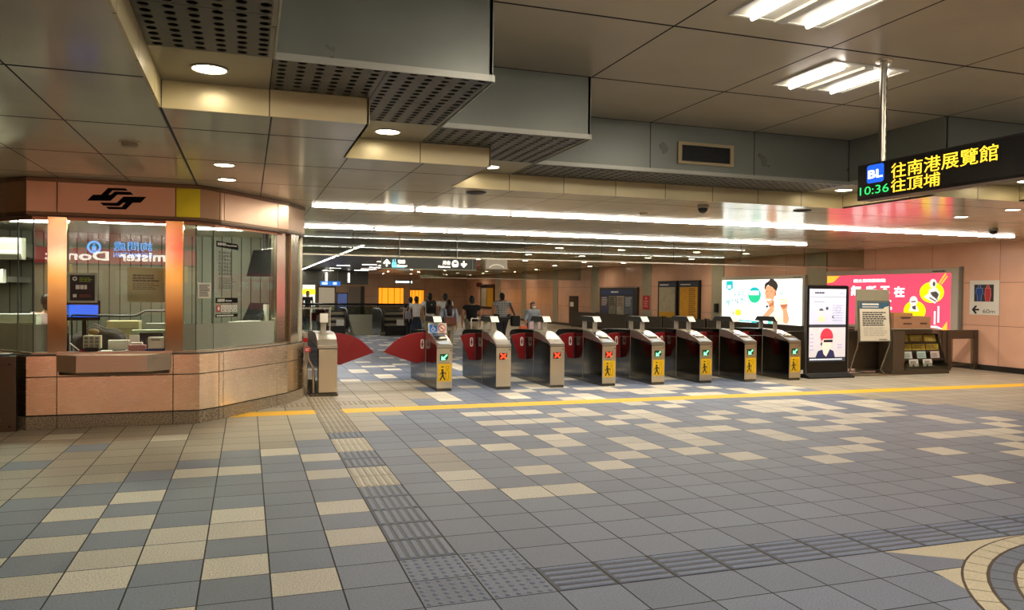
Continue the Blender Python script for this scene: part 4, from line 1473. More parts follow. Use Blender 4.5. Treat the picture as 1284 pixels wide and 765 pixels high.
def make_gate(x, label, sign, sticker=True, reader=True, wide=False, left=True, right=True, name='ticket_gate'):
    t = thing(name, label, 'ticket gate', (x, YG, 0), 0, 'ticket gates across the hall')
    pr = side_profile()
    # body: front half and rear half, split by a bright seam
    cut = 0.88
    zc = lambda y: [a[1] + (b[1] - a[1]) * (y - a[0]) / (b[0] - a[0]) for a, b in zip(pr[1:], pr[2:]) if a[0] <= y <= b[0] and b[0] > a[0]][0]
    low = lambda y: min(zc(y) - 0.05, 0.80)
    m = MB()
    m.slot = 0
    W = GW
    fr_pts = [(0.012, 0.045), (0.012, 0.745), (0.10, 0.79), (cut - 0.004, 0.86), (cut - 0.004, 0.045)]
    m.prism([(0.0, y, z) for y, z in fr_pts], (W, 0, 0))
    rr = [(cut + 0.004, 0.045), (cut + 0.004, 0.86), (GL_ - 0.01, 0.80), (GL_ - 0.01, 0.045)]
    m.prism([(0.012, y, z) for y, z in rr], (W - 0.024, 0, 0))
    m.build('cabinet', ST_S, t, bevel=0.004)
    MB().box(0.0, W, 0.0, 0.011, 0.05, 0.742).build('front_panel', ST_G, t, bevel=0.004)
    m = MB()
    m.box(0.015, W - 0.015, 0.02, GL_ - 0.03, 0.0, 0.044)
    m.box(0.01, W - 0.01, 0.004, 0.03, 0.0, 0.04)
    m.build('plinth', ST_D, t)
    # lid
    lid = [(0.0, 0.75), (0.0, 0.80), (0.20, 0.878), (0.40, 0.942), (0.60, 0.99), (0.80, 1.008), (cut - 0.003, 1.01), (cut - 0.003, 0.868), (0.10, 0.797)]
    m = MB(); m.prism([(-0.002, y, z) for y, z in lid], (W + 0.004, 0, 0))
    lid_o = m.build('front_lid', ST_T, t, bevel=0.004)
    lid2 = [(cut + 0.003, 0.868), (cut + 0.003, 1.01), (1.3, 1.005), (1.9, 0.985), (2.2, 0.955), (GL_, 0.90), (GL_, 0.808)]
    m = MB(); m.prism([(-0.002, y, z) for y, z in lid2], (W + 0.004, 0, 0))
    m.build('rear_lid', ST_S, t, bevel=0.006)
    m = MB(); m.box(-0.004, 0.004, cut - 0.006, cut + 0.006, 0.045, 1.0)
    m.build('seam_strip', ST_G, t)
    # sloping control face
    n = Vector((0, -(0.942 - 0.80), 0.40)).normalized()
    fs = FR((0, 0.0, 0.802), (1, 0, 0), (0, 0.40, 0.142))
    fs2 = FR((0, 0.20, 0.88), (1, 0, 0), (0, 0.40, 0.112))
    if reader:
        p = MB().frect(fs2, 0.035, W - 0.035, 0.02, 0.33, 0.003, 0.006).build('reader_plate', M_BLACK, t, bevel=0.004)
        MB().frect(fs2, 0.055, W - 0.055, 0.17, 0.30, 0.0095, 0.002).build('screen', mat('reader_screen', '#48565c', 0.08), p)
        MB().fell(fs2, W * 0.62, 0.085, 0.055, 0.05, 0.0095, 0.003, 18).build('card_pad', mat('card_pad', '#b9ad7c', 0.25, emit='#b9ad7c', strength=0.15), p)
        m = MB(); m.frect(fs, 0.04, W - 0.04, 0.03, 0.14, 0.003, 0.002); m.build('instruction_label', mat('label_blue_grey', '#9aa6ad', 0.4), t)
    # front signs
    ff_ = FR((0, -0.001, 0), (1, 0, 0), (0, 0, 1))
    pts = [(0.055, 0.645), (0.055, 0.535), (0.115, 0.527), (0.165, 0.535), (0.195, 0.565), (0.205, 0.635), (0.195, 0.648)]
    s = MB().flat(ff_, pts, 0.0, 0.006).build('display', M_BLACK, t)
    m = MB()
    if sign == 'green':
        cx, cz = 0.128, 0.588
        m.fline(ff_, (0.182, 0.634), (0.105, 0.562), 0.026, 0.0065, 0.002); m.flat(ff_, [(0.078, 0.540), (0.158, 0.546), (0.082, 0.616)], 0.0068, 0.002)
        m.build('green_arrow', lit('gate_arrow', '#7dffb4', 1.0), s)
        MB().flat(ff_, [(0.062, 0.64), (0.062, 0.541), (0.115, 0.533), (0.162, 0.541), (0.19, 0.568), (0.199, 0.632), (0.192, 0.642)], 0.006, 0.0004).build('green_glow', lit('gate_green_field', '#0a3a1c', 0.4), s)
    else:
        m.fline(ff_, (0.08, 0.55), (0.18, 0.635), 0.024, 0.0065, 0.002); m.fline(ff_, (0.08, 0.635), (0.18, 0.55), 0.024, 0.0065, 0.002)
        m.build('red_cross', R_LIT, s)
        MB().flat(ff_, [(0.062, 0.64), (0.062, 0.541), (0.115, 0.533), (0.162, 0.541), (0.19, 0.568), (0.199, 0.632), (0.192, 0.642)], 0.006, 0.0004).build('red_glow', lit('gate_red_field', '#3a0b06', 0.3), s)
    m = MB(); m.fell(ff_, W - 0.03, 0.705, 0.011, 0.013, 0.0, 0.004, 10); m.build('sensor_dot', M_DARK, t)
    if sticker:
        s = MB().frect(ff_, 0.025, W - 0.02, 0.17, 0.475, 0.0, 0.002).build('safety_sticker', M_YELP, t)
        m = MB()
        m.fell(ff_, 0.10, 0.365, 0.020, 0.022, 0.0025, 0.001, 12)
        m.flat(ff_, [(0.085, 0.345), (0.12, 0.34), (0.125, 0.27), (0.09, 0.265)], 0.0025, 0.001)
        m.fline(ff_, (0.10, 0.27), (0.06, 0.195), 0.022, 0.0025, 0.001); m.fline(ff_, (0.11, 0.27), (0.145, 0.195), 0.022, 0.0025, 0.001)
        m.fline(ff_, (0.095, 0.335), (0.055, 0.285), 0.015, 0.0025, 0.001); m.fline(ff_, (0.115, 0.335), (0.165, 0.30), 0.015, 0.0025, 0.001)
        m.flat(ff_, [(0.075, 0.425), (0.10, 0.44), (0.10, 0.43), (0.125, 0.43), (0.125, 0.415), (0.10, 0.415), (0.10, 0.405)], 0.0025, 0.001)
        m.build('walking_figure', M_INK, s)
        m = MB()
        m.fring(ff_, 0.185, 0.41, 0.024, 0.030, 0.0025, 0.001, 16)
        for p, q in (((0.175, 0.38), (0.155, 0.30)), ((0.195, 0.38), (0.215, 0.30)), ((0.155, 0.30), (0.165, 0.20)), ((0.215, 0.30), (0.205, 0.20)), ((0.165, 0.20), (0.205, 0.20)), ((0.168, 0.33), (0.14, 0.315))):
            m.fline(ff_, p, q, 0.006, 0.0025, 0.001)
        m.build('outlined_figure', mat('sticker_brown', '#8a6a12', 0.5), s)
        m = MB(); scribble(m, ff_, 0.03, W - 0.025, 0.483, 0.497, 1, 0.0, 0.7, 9); m.build('sticker_caption', mat('sticker_caption', '#8d8120', 0.5), s)
    # sensor arch on top: two posts and a bar along the lane
    for y in (0.62, 1.10):
        MB().box(0.095, 0.175, y, y + 0.05, 0.985, 1.20).build('sensor_post', mat('sensor_post_grey', '#b4ae9f', 0.35, 0.4), t, bevel=0.006)
    m = MB(); m.prism([(0.06, 0.50, 1.175), (0.06, 0.60, 1.275), (0.06, 1.16, 1.275), (0.06, 1.24, 1.19), (0.06, 1.24, 1.175)], (0.15, 0, 0))
    m.build('sensor_bar', mat('sensor_bar_dark', '#3d3b34', 0.35, 0.5), t, bevel=0.004)
    fe = FR((0.06, 0.498, 1.173), (1, 0, 0), (0, 0.10, 0.10))
    MB().frect(fe, 0.0, 0.15, 0.0, 0.145, 0.002, 0.006).build('white_end_plate', M_LBLW, t, bevel=0.003)
    if wide:
        # upright pictogram plate
        fp = FR((-0.015, 0.62, 0.99), (1, 0, 0), (0, 0.12, 1))
        p = MB().frect(fp, 0.0, 0.34, -0.02, 0.165, 0.0, 0.012).build('pictogram_plate', mat('plate_pale', '#c7c2b2', 0.4), t, bevel=0.003)
        MB().frect(fp, 0.02, 0.165, 0.005, 0.145, 0.0125, 0.002).build('wheelchair_field', mat('sign_blue', '#1f6fc0', 0.4), p)
        m = MB()
        m.fell(fp, 0.085, 0.125, 0.010, 0.010, 0.015, 0.001, 10); m.fline(fp, (0.082, 0.112), (0.085, 0.07), 0.014, 0.015, 0.001)
        m.fline(fp, (0.085, 0.072), (0.118, 0.070), 0.011, 0.015, 0.001); m.fline(fp, (0.116, 0.072), (0.130, 0.035), 0.011, 0.015, 0.001)
        m.fline(fp, (0.084, 0.095), (0.112, 0.092), 0.009, 0.015, 0.001)
        m.fring(fp, 0.083, 0.050, 0.022, 0.031, 0.015, 0.001, 20)
        m.build('wheelchair_symbol', M_LBLW, p)
        m = MB(); m.fell(fp, 0.25, 0.075, 0.068, 0.068, 0.0125, 0.002, 24); m.build('prohibition_field', M_LBLW, p)
        m = MB(); m.fring(fp, 0.25, 0.075, 0.052, 0.068, 0.015, 0.0015, 26); m.fline(fp, (0.205, 0.115), (0.295, 0.035), 0.014, 0.015, 0.0015)
        m.build('prohibition_ring', mat('sign_red', '#c5342c', 0.4), p)
        m = MB(); m.frect(fp, 0.225, 0.275, 0.06, 0.085, 0.0148, 0.0008); m.build('prohibition_figure', mat('sign_tan', '#a58c72', 0.5), p)
    if left:
        flap(t, 0.0, 1.36 if not wide else 0.95, -1, 0.30 if not wide else 0.77, reason='wide' if wide else 'narrow')
    if right:
        flap(t, GW, 1.36, 1, 0.30)
    return t


GX = [3.10, 4.176, 5.205, 6.243, 7.275, 8.325, 9.350, 10.415]
GLAB = ['ticket gate with blue wheelchair plate, green arrow and yellow sticker',
        'ticket gate with red cross and plain front, beside the wheelchair-sign gate',
        'second plain-front ticket gate with red cross, left of the yellow-sticker red-cross gate',
        'ticket gate with both a red cross and a yellow sticker',
        'ticket gate with green arrow, directly right of the red-cross sticker gate',
        'ticket gate with green arrow, second right of the red-cross sticker gate',
        'ticket gate with green arrow, second from the black screen totem',
        'last ticket gate of the row, green arrow, next to the black screen totem']
for i, (x, lb) in enumerate(zip(GX, GLAB)):
    make_gate(x, lb, 'red' if i in (1, 2, 3) else 'green', sticker=i not in (1, 2), reader=i not in (1, 2), wide=(i == 0), right=(i < 7))

# the gate next to the booth: shows its back end, wide red leaf to the right
t = thing('ticket_gate', 'steel gate end post beside the booth with a wide red fan leaf', 'ticket gate', (1.085, 12.92, 0), 0, 'ticket gates across the hall')
W = 0.315
m = MB(); m.prism([(0.0, y, z) for y, z in ((0.012, 0.05), (0.012, 0.77), (0.08, 0.80), (2.3, 0.80), (2.3, 0.05))], (W, 0, 0)); m.build('cabinet', ST_S, t, bevel=0.004)
MB().box(0.02, W, 0.0, 0.011, 0.06, 0.765).build('front_panel', ST_G, t, bevel=0.004)
m = MB(); m.prism([(-0.002, y, z) for y, z in ((0.0, 0.775), (0.0, 0.83), (0.14, 0.92), (0.34, 0.985), (0.62, 1.015), (1.2, 1.01), (2.0, 0.97), (2.3, 0.9), (2.3, 0.808), (0.08, 0.808))], (W + 0.004, 0, 0)); m.build('lid', ST_T, t, bevel=0.006)
MB().box(-0.12, W + 0.01, -0.03, 2.2, 0.0, 0.045).build('plinth', ST_D, t, bevel=0.004)
MB().box(0.10, 0.19, 0.62, 0.68, 1.0, 1.20).build('sensor_post', mat('sensor_post_grey', '#b4ae9f', 0.35, 0.4), t, bevel=0.006)
MB().box(0.08, 0.215, 0.55, 0.57, 1.18, 1.335).build('white_end_plate', M_LBLW, t, bevel=0.004)
m = MB(); m.prism([(0.08, 0.57, 1.19), (0.08, 0.57, 1.32), (0.08, 1.2, 1.28), (0.08, 1.25, 1.19)], (0.135, 0, 0)); m.build('sensor_bar', mat('sensor_bar_dark', '#3d3b34', 0.35, 0.5), t)
flap(t, W, 1.10, 1, 0.77, reason='wide')
# bent handrail post with a red tag between booth and gate
t = thing('rail_post', 'bent steel rail post with a small red tag between booth and first gate', 'rail', (0.99, 13.0, 0))
MB().tube([(0.04, 0.0, 0.047), (0.04, 0.0, 0.42), (0.03, 0.0, 0.48), (-0.04, 0.0, 0.60), (-0.05, 0.0, 0.66), (-0.05, 0.0, 0.82)], 0.022, 10).build('pipe', ST_V, t, smooth=True)
MB().box(-0.11, -0.01, -0.03, -0.024, 0.72, 0.80).build('red_tag', M_RED, t)
fr = FR((-0.11, -0.031, 0.72), (1, 0, 0), (0, 0, 1))
m = MB(); scribble(m, fr, 0.015, 0.085, 0.015, 0.065, 2, 0.0, 0.6, 3); m.build('tag_print', M_LBLW, t)
t = thing('rail_post', 'straight steel gate-rail upright just right of the booth end', 'rail', (0.93, 13.35, 0))
MB().box(-0.03, 0.03, -0.02, 0.02, 0.0, 1.02).build('upright', ST_V, t, bevel=0.004)
MB().box(-0.03, 0.03, 0.02, 1.9, 0.94, 1.0).build('rail', ST_V, t, bevel=0.004)
MB().box(-0.05, 0.03, -0.03, -0.021, 0.86, 0.93).build('red_tag', M_RED, t)
# ------------------------------------------------------------------ lit advertisements and boards on the right wall
def wall_fr(y_left, z0, off=0.0):
    return FR((XW - off, y_left, z0), (0, -1, 0), (0, 0, 1))


M_ADF = mat('ad_frame_grey', '#bdb5a4', 0.4, 0.0)
# --- white drink advertisement
YA0, YA1, ZA0, ZA1 = 24.50, 20.16, 0.62, 2.27
t = wthing('light_box', 'bright white backlit advertisement with a smiling man in a pale shirt', 'advertisement', (XW, (YA0 + YA1) / 2, ZA0))
m = MB(); m.box(XW - 0.10, XW - 0.001, YA1 - 0.12, YA0 + 0.05, ZA0 - 0.10, ZA1 + 0.12)
m.build('case', M_ADF, t, bevel=0.01)
fr = wall_fr(YA0, ZA0, 0.103)
WA, HA = YA0 - YA1, ZA1 - ZA0
def PT(f, da, db):
    return (f / db) / ((1 - f) / da + f / db)
K = lambda x, y: (PT((x - 75) / 980, 28.5, 24.4) * WA, (668 - y) / 553 * HA)
S_ = 1.0
sheet = MB().frect(fr, 0, WA, 0, HA, 0, 0.003).build('poster', lit('ad_white', '#f4f9f7', S_), t)
S_ = 0.6
def pic(name, col, strength=S_):
    return lit('ad_' + name, col, strength)
def shape(name, colr, pts, d=0.004, par=None):
    m = MB(); ngon_tri(m, fr, [K(*p) for p in pts], d, 0.0008); return m.build(name, colr, par or sheet)
TEAL = pic('teal', '#12b5ba')
shape('shop_flag', TEAL, [(125, 125), (205, 120), (208, 215), (165, 242), (125, 215)])
m = MB(); m.frect(FR(fr @ Vector((*K(140, 215), 0.005)), (0, -1, 0), (0, 0, 1)), 0, 0.22, 0.0, 0.12, 0, 0.0008); m.build('flag_print', pic('white2', '#ffffff'), sheet)
m = MB(); c = K(472, 292); m.fell(fr, c[0], c[1], 0.355, 0.275, 0.004, 0.0008, 32); m.build('round_badge', TEAL, sheet)
m = MB(); m.fell(fr, c[0], c[1], 0.34, 0.262, 0.005, 0.0008, 24, PI, 2 * PI); m.build('badge_lower', pic('green', '#25c58c'), sheet)
m = MB(); put_text(m, fr, '$199', c[0] - 0.27, c[0] + 0.29, c[1] - 0.02, c[1] + 0.15, 0.006, 0.03) if False else scribble(m, fr, c[0] - 0.29, c[0] + 0.31, c[1] - 0.01, c[1] + 0.16, 1, 0.006, 0.9, 4); m.build('badge_print', pic('white2', '#ffffff'), sheet)
GRYT = pic('slogan', '#4f9a98', 0.55)
m = MB()
ft = FR(fr @ Vector((*K(172, 328), 0.004)), (0, -0.995, 0.06), (0, 0, 1)); put_text(m, ft, '日未來感', 0, 0.86, 0, 0.22, 0, 0.01)
ft = FR(fr @ Vector((*K(125, 425), 0.004)), (0, -0.995, 0.06), (0, 0, 1)); put_text(m, ft, '極力快閃!', 0, 1.12, 0, 0.24, 0, 0.02)
m.build('slogan', GRYT, sheet)
m = MB(); c = K(275, 500); m.fell(fr, c[0], c[1], 0.19, 0.12, 0.004, 0.0008, 20); m.build('yellow_splash', pic('lime', '#d8e23c'), sheet)
m = MB(); c = K(215, 510); m.fell(fr, c[0], c[1], 0.09, 0.09, 0.0035, 0.0006, 16); scribble(m, fr, *[K(330, 505)[0], K(440, 505)[0]], K(330, 505)[1], K(330, 475)[1], 1, 0.004, 0.5, 3); m.build('small_print', pic('pale_olive', '#c9cfa4'), sheet)
m = MB(); x0, y0 = K(150, 640); x1, y1 = K(580, 578); m.flat(fr, [(x0, y0), (x1, y0 - 0.08), (x1, y1 - 0.05), (x0, y1)], 0.004, 0.0008); m.build('lower_band', TEAL, sheet)
m = MB(); scribble(m, fr, x0 + 0.08, x1 - 0.5, y0 + 0.04, y1 - 0.05, 1, 0.0055, 0.7, 9); m.build('band_print', pic('white2', '#ffffff'), sheet)
shape('corner_wave', TEAL, [(870, 668), (920, 625), (1050, 612), (1052, 668)])
# the man
SKN, SKN2, HAIR = pic('skin', '#e0a078', 0.6), pic('skin_shade', '#b9704c', 0.6), pic('hair', '#3a322e', 0.35)
SHIRT = pic('shirt', '#efe7d6', 0.6)
shape('shirt', SHIRT, [(640, 668), (660, 520), (640, 470), (700, 410), (770, 405), (850, 470), (905, 560), (915, 640), (900, 668)], 0.004)
shape('apron', pic('apron', '#57bdb0', 0.8), [(635, 668), (645, 560), (690, 540), (690, 668)], 0.005)
shape('neck', SKN2, [(650, 420), (645, 350), (715, 350), (715, 425), (680, 440)], 0.005)
shape('pointing_arm', SKN, [(575, 530), (650, 440), (690, 405), (715, 425), (712, 470), (640, 545), (590, 545)], 0.006)
shape('collar', pic('collar', '#38424a', 0.7), [(610, 420), (630, 400), (650, 418), (628, 440)], 0.0065)
face = shape('face', SKN, [(602, 230), (610, 195), (660, 180), (725, 200), (735, 255), (715, 320), (690, 375), (655, 398), (625, 380), (610, 330), (598, 280)], 0.006)
m = MB()
for p, q, w in (((612, 258), (640, 250), 0.025), ((665, 250), (700, 255), 0.025), ((640, 285), (632, 315), 0.02)):
    m.fline(fr, K(*p), K(*q), w, 0.0072, 0.0006)
m.build('brows', SKN2, face)
m = MB(); a = K(650, 335); m.fell(fr, a[0], a[1], 0.13, 0.06, 0.0072, 0.0006, 16, PI, 2 * PI); m.build('smile', pic('teeth', '#fff6ee', 1.0), face)
m = MB(); a = K(728, 275); m.fell(fr, a[0], a[1], 0.05, 0.09, 0.0068, 0.0006, 14); m.build('ear', SKN2, face)
shape('hair', HAIR, [(590, 215), (600, 160), (650, 130), (665, 108), (700, 112), (745, 150), (762, 190), (740, 252), (722, 232), (690, 200), (640, 178), (615, 195), (603, 230)], 0.0075)
shape('forearm', SKN, [(785, 400), (880, 395), (875, 450), (905, 545), (880, 600), (830, 590), (825, 470)], 0.006)
shape('fingers', SKN2, [(785, 395), (885, 385), (880, 410), (835, 440), (800, 420)], 0.0068)
shape('cup', pic('cup', '#dfe3cf', 0.75), [(785, 300), (885, 295), (905, 345), (880, 400), (790, 400)], 0.0064)
m = MB(); scribble(m, fr, K(800, 0)[0], K(880, 0)[0], K(0, 385)[1], K(0, 325)[1], 2, 0.0076, 0.5, 3); m.build('cup_print', pic('cup_green', '#9aa870', 1.2), sheet)
m = MB(); scribble(m, fr, K(775, 0)[0], K(840, 0)[0], K(0, 320)[1], K(0, 260)[1], 2, 0.0055, 0.5, 2)
m.build('cup_lettering', pic('side_print', '#8fb3af', 0.6), sheet)
for k in range(4):
    m = MB()
    x = K(920 + k * 27, 0)[0]
    for q in range(6):
        m.frect(fr, x, x + 0.07, K(0, 190 + q * 24)[1] - 0.05, K(0, 190 + q * 24)[1], 0.0045, 0.0006)
    m.build('side_lettering', pic('side_print', '#8fb3af', 0.6), sheet)
m = MB(); scribble(m, FR((XW - 0.103, YA0, ZA1), (0, -1, 0), (0, 0, 1)), WA - 0.45, WA - 0.05, 0.03, 0.06, 1, 0, 0.7, 4); m.build('frame_print', M_INK, t)

# --- red exhibition advertisement
YB0, YB1, ZB0, ZB1 = 19.05, 14.72, 0.93, 2.33
t = wthing('light_box', 'red backlit advertisement with large white characters and yellow circles', 'advertisement', (XW, (YB0 + YB1) / 2, ZB0))
m = MB(); m.box(XW - 0.10, XW - 0.001, YB1 - 0.20, YB0 + 0.05, ZB0 - 0.08, ZB1 + 0.13)
m.build('case', M_ADF, t, bevel=0.01)
m = MB(); m.box(XW - 0.06, XW - 0.001, YB1 - 0.27, YB1 - 0.21, ZB0 - 0.08, ZB1 + 0.15); m.build('edge_profile', mat('ad_frame_dark', '#7b7466', 0.35, 0.2), t)
fr = wall_fr(YB0, ZB0, 0.103)
WA, HA = YB0 - YB1, ZB1 - ZB0
S_ = 0.8
sheet = MB().frect(fr, 0, WA, 0, HA, 0, 0.003).build('poster', lit('ad_red', '#e4405a', S_), t)
K = lambda x, y: (PT((x - 65) / 1125, 23.4, 19.3) * WA, HA - (y - (98 - (x - 65) * 0.026)) / 468 * HA)
WL, YLW, ORG = lit('ad_red_white', '#fff4f2', 0.85), lit('ad_yellow', '#f8e800', 0.8), lit('ad_orange', '#f5a02c', 0.9)
m = MB()
x0, y0 = K(308, 160); x1, y1 = K(595, 122); put_text(m, fr, '國立臺灣藝術院', x0, x1, y0, y1, 0.004, 0.04)
for ch, a, b in (('無', 285, 375), ('所', 420, 510), ('不', 552, 632), ('在', 678, 768)):
    x0, y0 = K(a, 283); x1, y1 = K(b, 192); put_text(m, fr, ch, x0, x1, y0, y1, 0.004, 0.05)
for r, (a, b, yy) in enumerate(((600, 660, 325), (600, 640, 348))):
    x0, y0 = K(a, yy + 9); x1, y1 = K(b, yy - 10); scribble(m, fr, x0, x1, y0, y1, 1, 0.004, 0.9, 3)
x0, y0 = K(600, 405); x1, y1 = K(668, 375); scribble(m, fr, x0, x1, y0, y1, 1, 0.004, 0.95, 3)
for xx, a, b in ((1050, 395, 500), (1083, 350, 490)):
    q = a
    while q < b:
        x0, y0 = K(xx - 8, q + 11); x1, y1 = K(xx + 8, q); m.frect(fr, x0, x1, y0, y1, 0.004, 0.0008); q += 14
x0, y0 = K(945, 545); x1, y1 = K(1130, 522); m.flat(fr, [(x0, y0 + 0.05), (x1, y0), (x1 - 0.2, y1 + 0.02), (x0, y1)], 0.004, 0.0008)
m.build('lettering', WL, sheet)
m = MB()
c = K(1018, 235); m.fell(fr, c[0], c[1], 0.37, 0.265, 0.004, 0.0008, 36)
c2 = K(865, 400); m.fell(fr, c2[0], c2[1], 0.35, 0.26, 0.004, 0.0008, 36)
m.build('yellow_circles', YLW, sheet)
m = MB()
m.flat(fr, [K(65, 100), K(180, 97), K(120, 160), K(65, 170)], 0.004, 0.0008)
for a in (0, 45):
    m.fline(fr, K(1085 + a * 0.4, 155 + a * 0.2), K(1145 + a * 0.3, 72 + a * 0.5), 0.045, 0.004, 0.0008)
m.flat(fr, [K(1110, 545), K(1165, 470), K(1165, 545)], 0.004, 0.0008)
m.build('orange_stripes', ORG, sheet)
GS = lit('ad_grey_pale', '#cfcac6', 0.7); GS2 = lit('ad_grey_dark', '#4d4744', 0.4)
m = MB(); a = K(1030, 160); m.fell(fr, a[0], a[1], 0.11, 0.12, 0.005, 0.0008, 18)
m.flat(fr, [K(985, 250), K(1000, 205), K(1060, 195), K(1095, 235), K(1085, 290), K(1050, 330), K(945, 275)], 0.005, 0.0008)
b = K(855, 315); m.fell(fr, b[0], b[1], 0.13, 0.13, 0.005, 0.0008, 18)
m.flat(fr, [K(815, 405), K(830, 350), K(880, 350), K(900, 380), (K(905, 405))], 0.005, 0.0008)
m.build('grey_figures', GS, sheet)
m = MB()
m.flat(fr, [K(1005, 235), K(1060, 225), K(1085, 250), K(1070, 285), K(1030, 270)], 0.006, 0.0008); m.fell(fr, a[0] + 0.03, a[1] - 0.01, 0.04, 0.06, 0.006, 0.0008, 12)
m.fline(fr, K(1000, 280), K(1060, 310), 0.03, 0.006, 0.0008); m.fline(fr, K(1015, 250), K(1080, 300), 0.02, 0.0065, 0.0008)
m.flat(fr, [K(840, 365), K(875, 350), K(878, 390), K(850, 385)], 0.006, 0.0008); m.fline(fr, K(835, 322), K(875, 318), 0.03, 0.006, 0.0008)
m.build('figure_shading', GS2, sheet)
m = MB(); scribble(m, FR((XW - 0.103, YB0, ZB1), (0, -1, 0), (0, 0, 1)), WA - 0.55, WA - 0.05, 0.03, 0.07, 1, 0, 0.7, 5); m.build('frame_print', M_INK, t)

# --- toilet sign
t = wthing('toilet_sign', 'white wall sign with blue and red figures and an arrow reading 60m', 'sign', (XW, 13.87, 1.3))
fr = wall_fr(14.26, 1.315, 0.0)
s = MB().frect(fr, 0, 0.78, 0, 0.82, 0.0, 0.012).build('plate', mat('sign_plate_white', '#d8d3c4', 0.4), t)
p = MB().frect(fr, 0.125, 0.64, 0.315, 0.72, 0.0125, 0.002).build('pictogram_panel', mat('sign_panel_dark', '#2c2825', 0.4), s)
def figure(cx, woman, d, g):
    out = []
    m.fell(fr, cx, 0.668, 0.030 + g, 0.030 + g, d, 0.001, 16)
    sh = 0.075 if not woman else 0.06
    m.flat(fr, [(cx - sh - g, 0.63 + g), (cx + sh + g, 0.63 + g), (cx + sh + 0.012 + g, 0.49), (cx + (0.05 if not woman else 0.075) + g, 0.47), (cx + 0.045 + g, 0.325 - g * 0.3), (cx - 0.045 - g, 0.325 - g * 0.3), (cx - (0.05 if not woman else 0.075) - g, 0.47), (cx - sh - 0.012 - g, 0.49)], d, 0.001)
for cx, woman, ca, cb in ((0.265, False, '#7d93b8', '#173f83'), (0.49, True, '#e08a86', '#b32a2e')):
    m = MB(); figure(cx, woman, 0.015, 0.012); m.build('figure_outline', mat('fig_' + ca[1:], ca, 0.5), p)
    m = MB(); figure(cx, woman, 0.0165, 0.0); m.build('figure', mat('fig_' + cb[1:], cb, 0.5), p)
m = MB(); put_text(m, fr, '60m', 0.36, 0.68, 0.04, 0.135, 0.0125, 0.0)
arrow(m, fr, 0.165, 0.12, 0.20, PI / 2, 0.0125)
m.build('lettering', M_INK, s)

# --- notice board, maps, fire notice, phone, dark hydrant cabinet
t = wthing('notice_board', 'wide framed notice board with four sheets under a dark blue title strip', 'notice board', (XW, 33.0, 0.65))
fr = wall_fr(34.95, 0.62, 0.0)
m = MB(); m.box(XW - 0.12, XW - 0.001, 31.05, 34.95, 0.62, 2.05); m.build('frame', mat('board_frame', '#4c463c', 0.3, 0.6), t, bevel=0.02)
fr = wall_fr(34.95, 0.62, 0.121)
p = MB().frect(fr, 0.15, 3.70, 0.12, 1.34, 0, 0.003).build('back_sheet', mat('board_navy', '#1c2435', 0.3), t)
MB().frect(fr, 0.15, 3.55, 1.10, 1.32, 0.004, 0.002).build('title_strip', mat('board_blue', '#1d3766', 0.35), p)
m = MB(); scribble(m, fr, 1.3, 2.1, 1.17, 1.26, 1, 0.0065, 0.7, 5); m.build('title_print', M_LBLW, p)
for k, c in enumerate(('#3a3b5a', '#6d6a5a', '#9c9484', '#5d6670')):
    s = MB().frect(fr, 0.22 + k * 0.84, 0.98 + k * 0.84, 0.16, 1.03, 0.004, 0.003).build('notice_sheet', mat('sheet_' + c[1:], c, 0.5, var=0.25, vscale=5), p)
    m = MB(); scribble(m, fr, 0.28 + k * 0.84, 0.92 + k * 0.84, 0.55, 0.98, 5, 0.0075, 0.5, 3); m.build('sheet_print', mat('sheet_print_%d' % k, ('#c8b7a0', '#2e2b28', '#7a5346', '#b9c2c4')[k], 0.6), s)
for nm, lab, ya, yb, colr, txtc in (('route_map', 'pale route map in a dark frame, left half of the paired wall maps', 29.25, 27.72, '#a89d83', '#6f6650'), ('timetable', 'yellow timetable in a dark frame, right half of the paired wall maps', 27.60, 26.05, '#d99b08', '#6d4d0a')):
    t = wthing(nm, lab, 'map' if nm == 'route_map' else 'timetable', (XW, (ya + yb) / 2, 0.6))
    m = MB(); m.box(XW - 0.09, XW - 0.001, yb, ya, 0.60, 2.30); m.build('frame', mat('map_frame', '#17171c', 0.3, 0.3), t, bevel=0.01)
    fr = wall_fr(ya, 0.60, 0.091); w = ya - yb
    MB().frect(fr, 0.10, w - 0.10, 1.46, 1.62, 0, 0.003).build('title_strip', mat('map_title', '#20294a', 0.35), t)
    s = MB().frect(fr, 0.12, w - 0.12, 0.20, 1.44, 0, 0.003).build('sheet', mat(nm + '_sheet', colr, 0.5, var=0.08, vscale=6), t)
    m = MB()
    if nm == 'route_map':
        for q in range(14):
            a = (R.uniform(0.15, w - 0.15), R.uniform(0.5, 1.4)); b = (a[0] + R.uniform(-0.4, 0.4), a[1] + R.uniform(-0.25, 0.25))
            b = (min(max(b[0], 0.15), w - 0.15), min(max(b[1], 0.45), 1.4)); m.fline(fr, a, b, 0.014, 0.004, 0.001)
    else:
        scribble(m, fr, w * 0.52, w - 0.16, 0.24, 1.40, 16, 0.004, 0.5, 3)
    m.build('map_print', mat(nm + '_ink', txtc, 0.6), s)
    if nm == 'route_map':
        s2 = MB().frect(fr, 0.12, w - 0.12, 0.20, 0.42, 0.0035, 0.001).build('yellow_legend', mat('timetable_sheet2', '#c8950e', 0.5), t)
    else:
        MB().frect(fr, 0.12, w - 0.12, 0.06, 0.18, 0.0, 0.003).build('footer', mat('map_title', '#20294a', 0.35), t)
    m = MB(); scribble(m, fr, 0.18, w * 0.6, 1.51, 1.57, 1, 0.004, 0.7, 5); m.build('title_print', M_LBLW, t)
t = wthing('fire_sign', 'small red fire equipment sign on the green-grey pilaster between boards', 'notice', (XW, 30.35, 1.2))
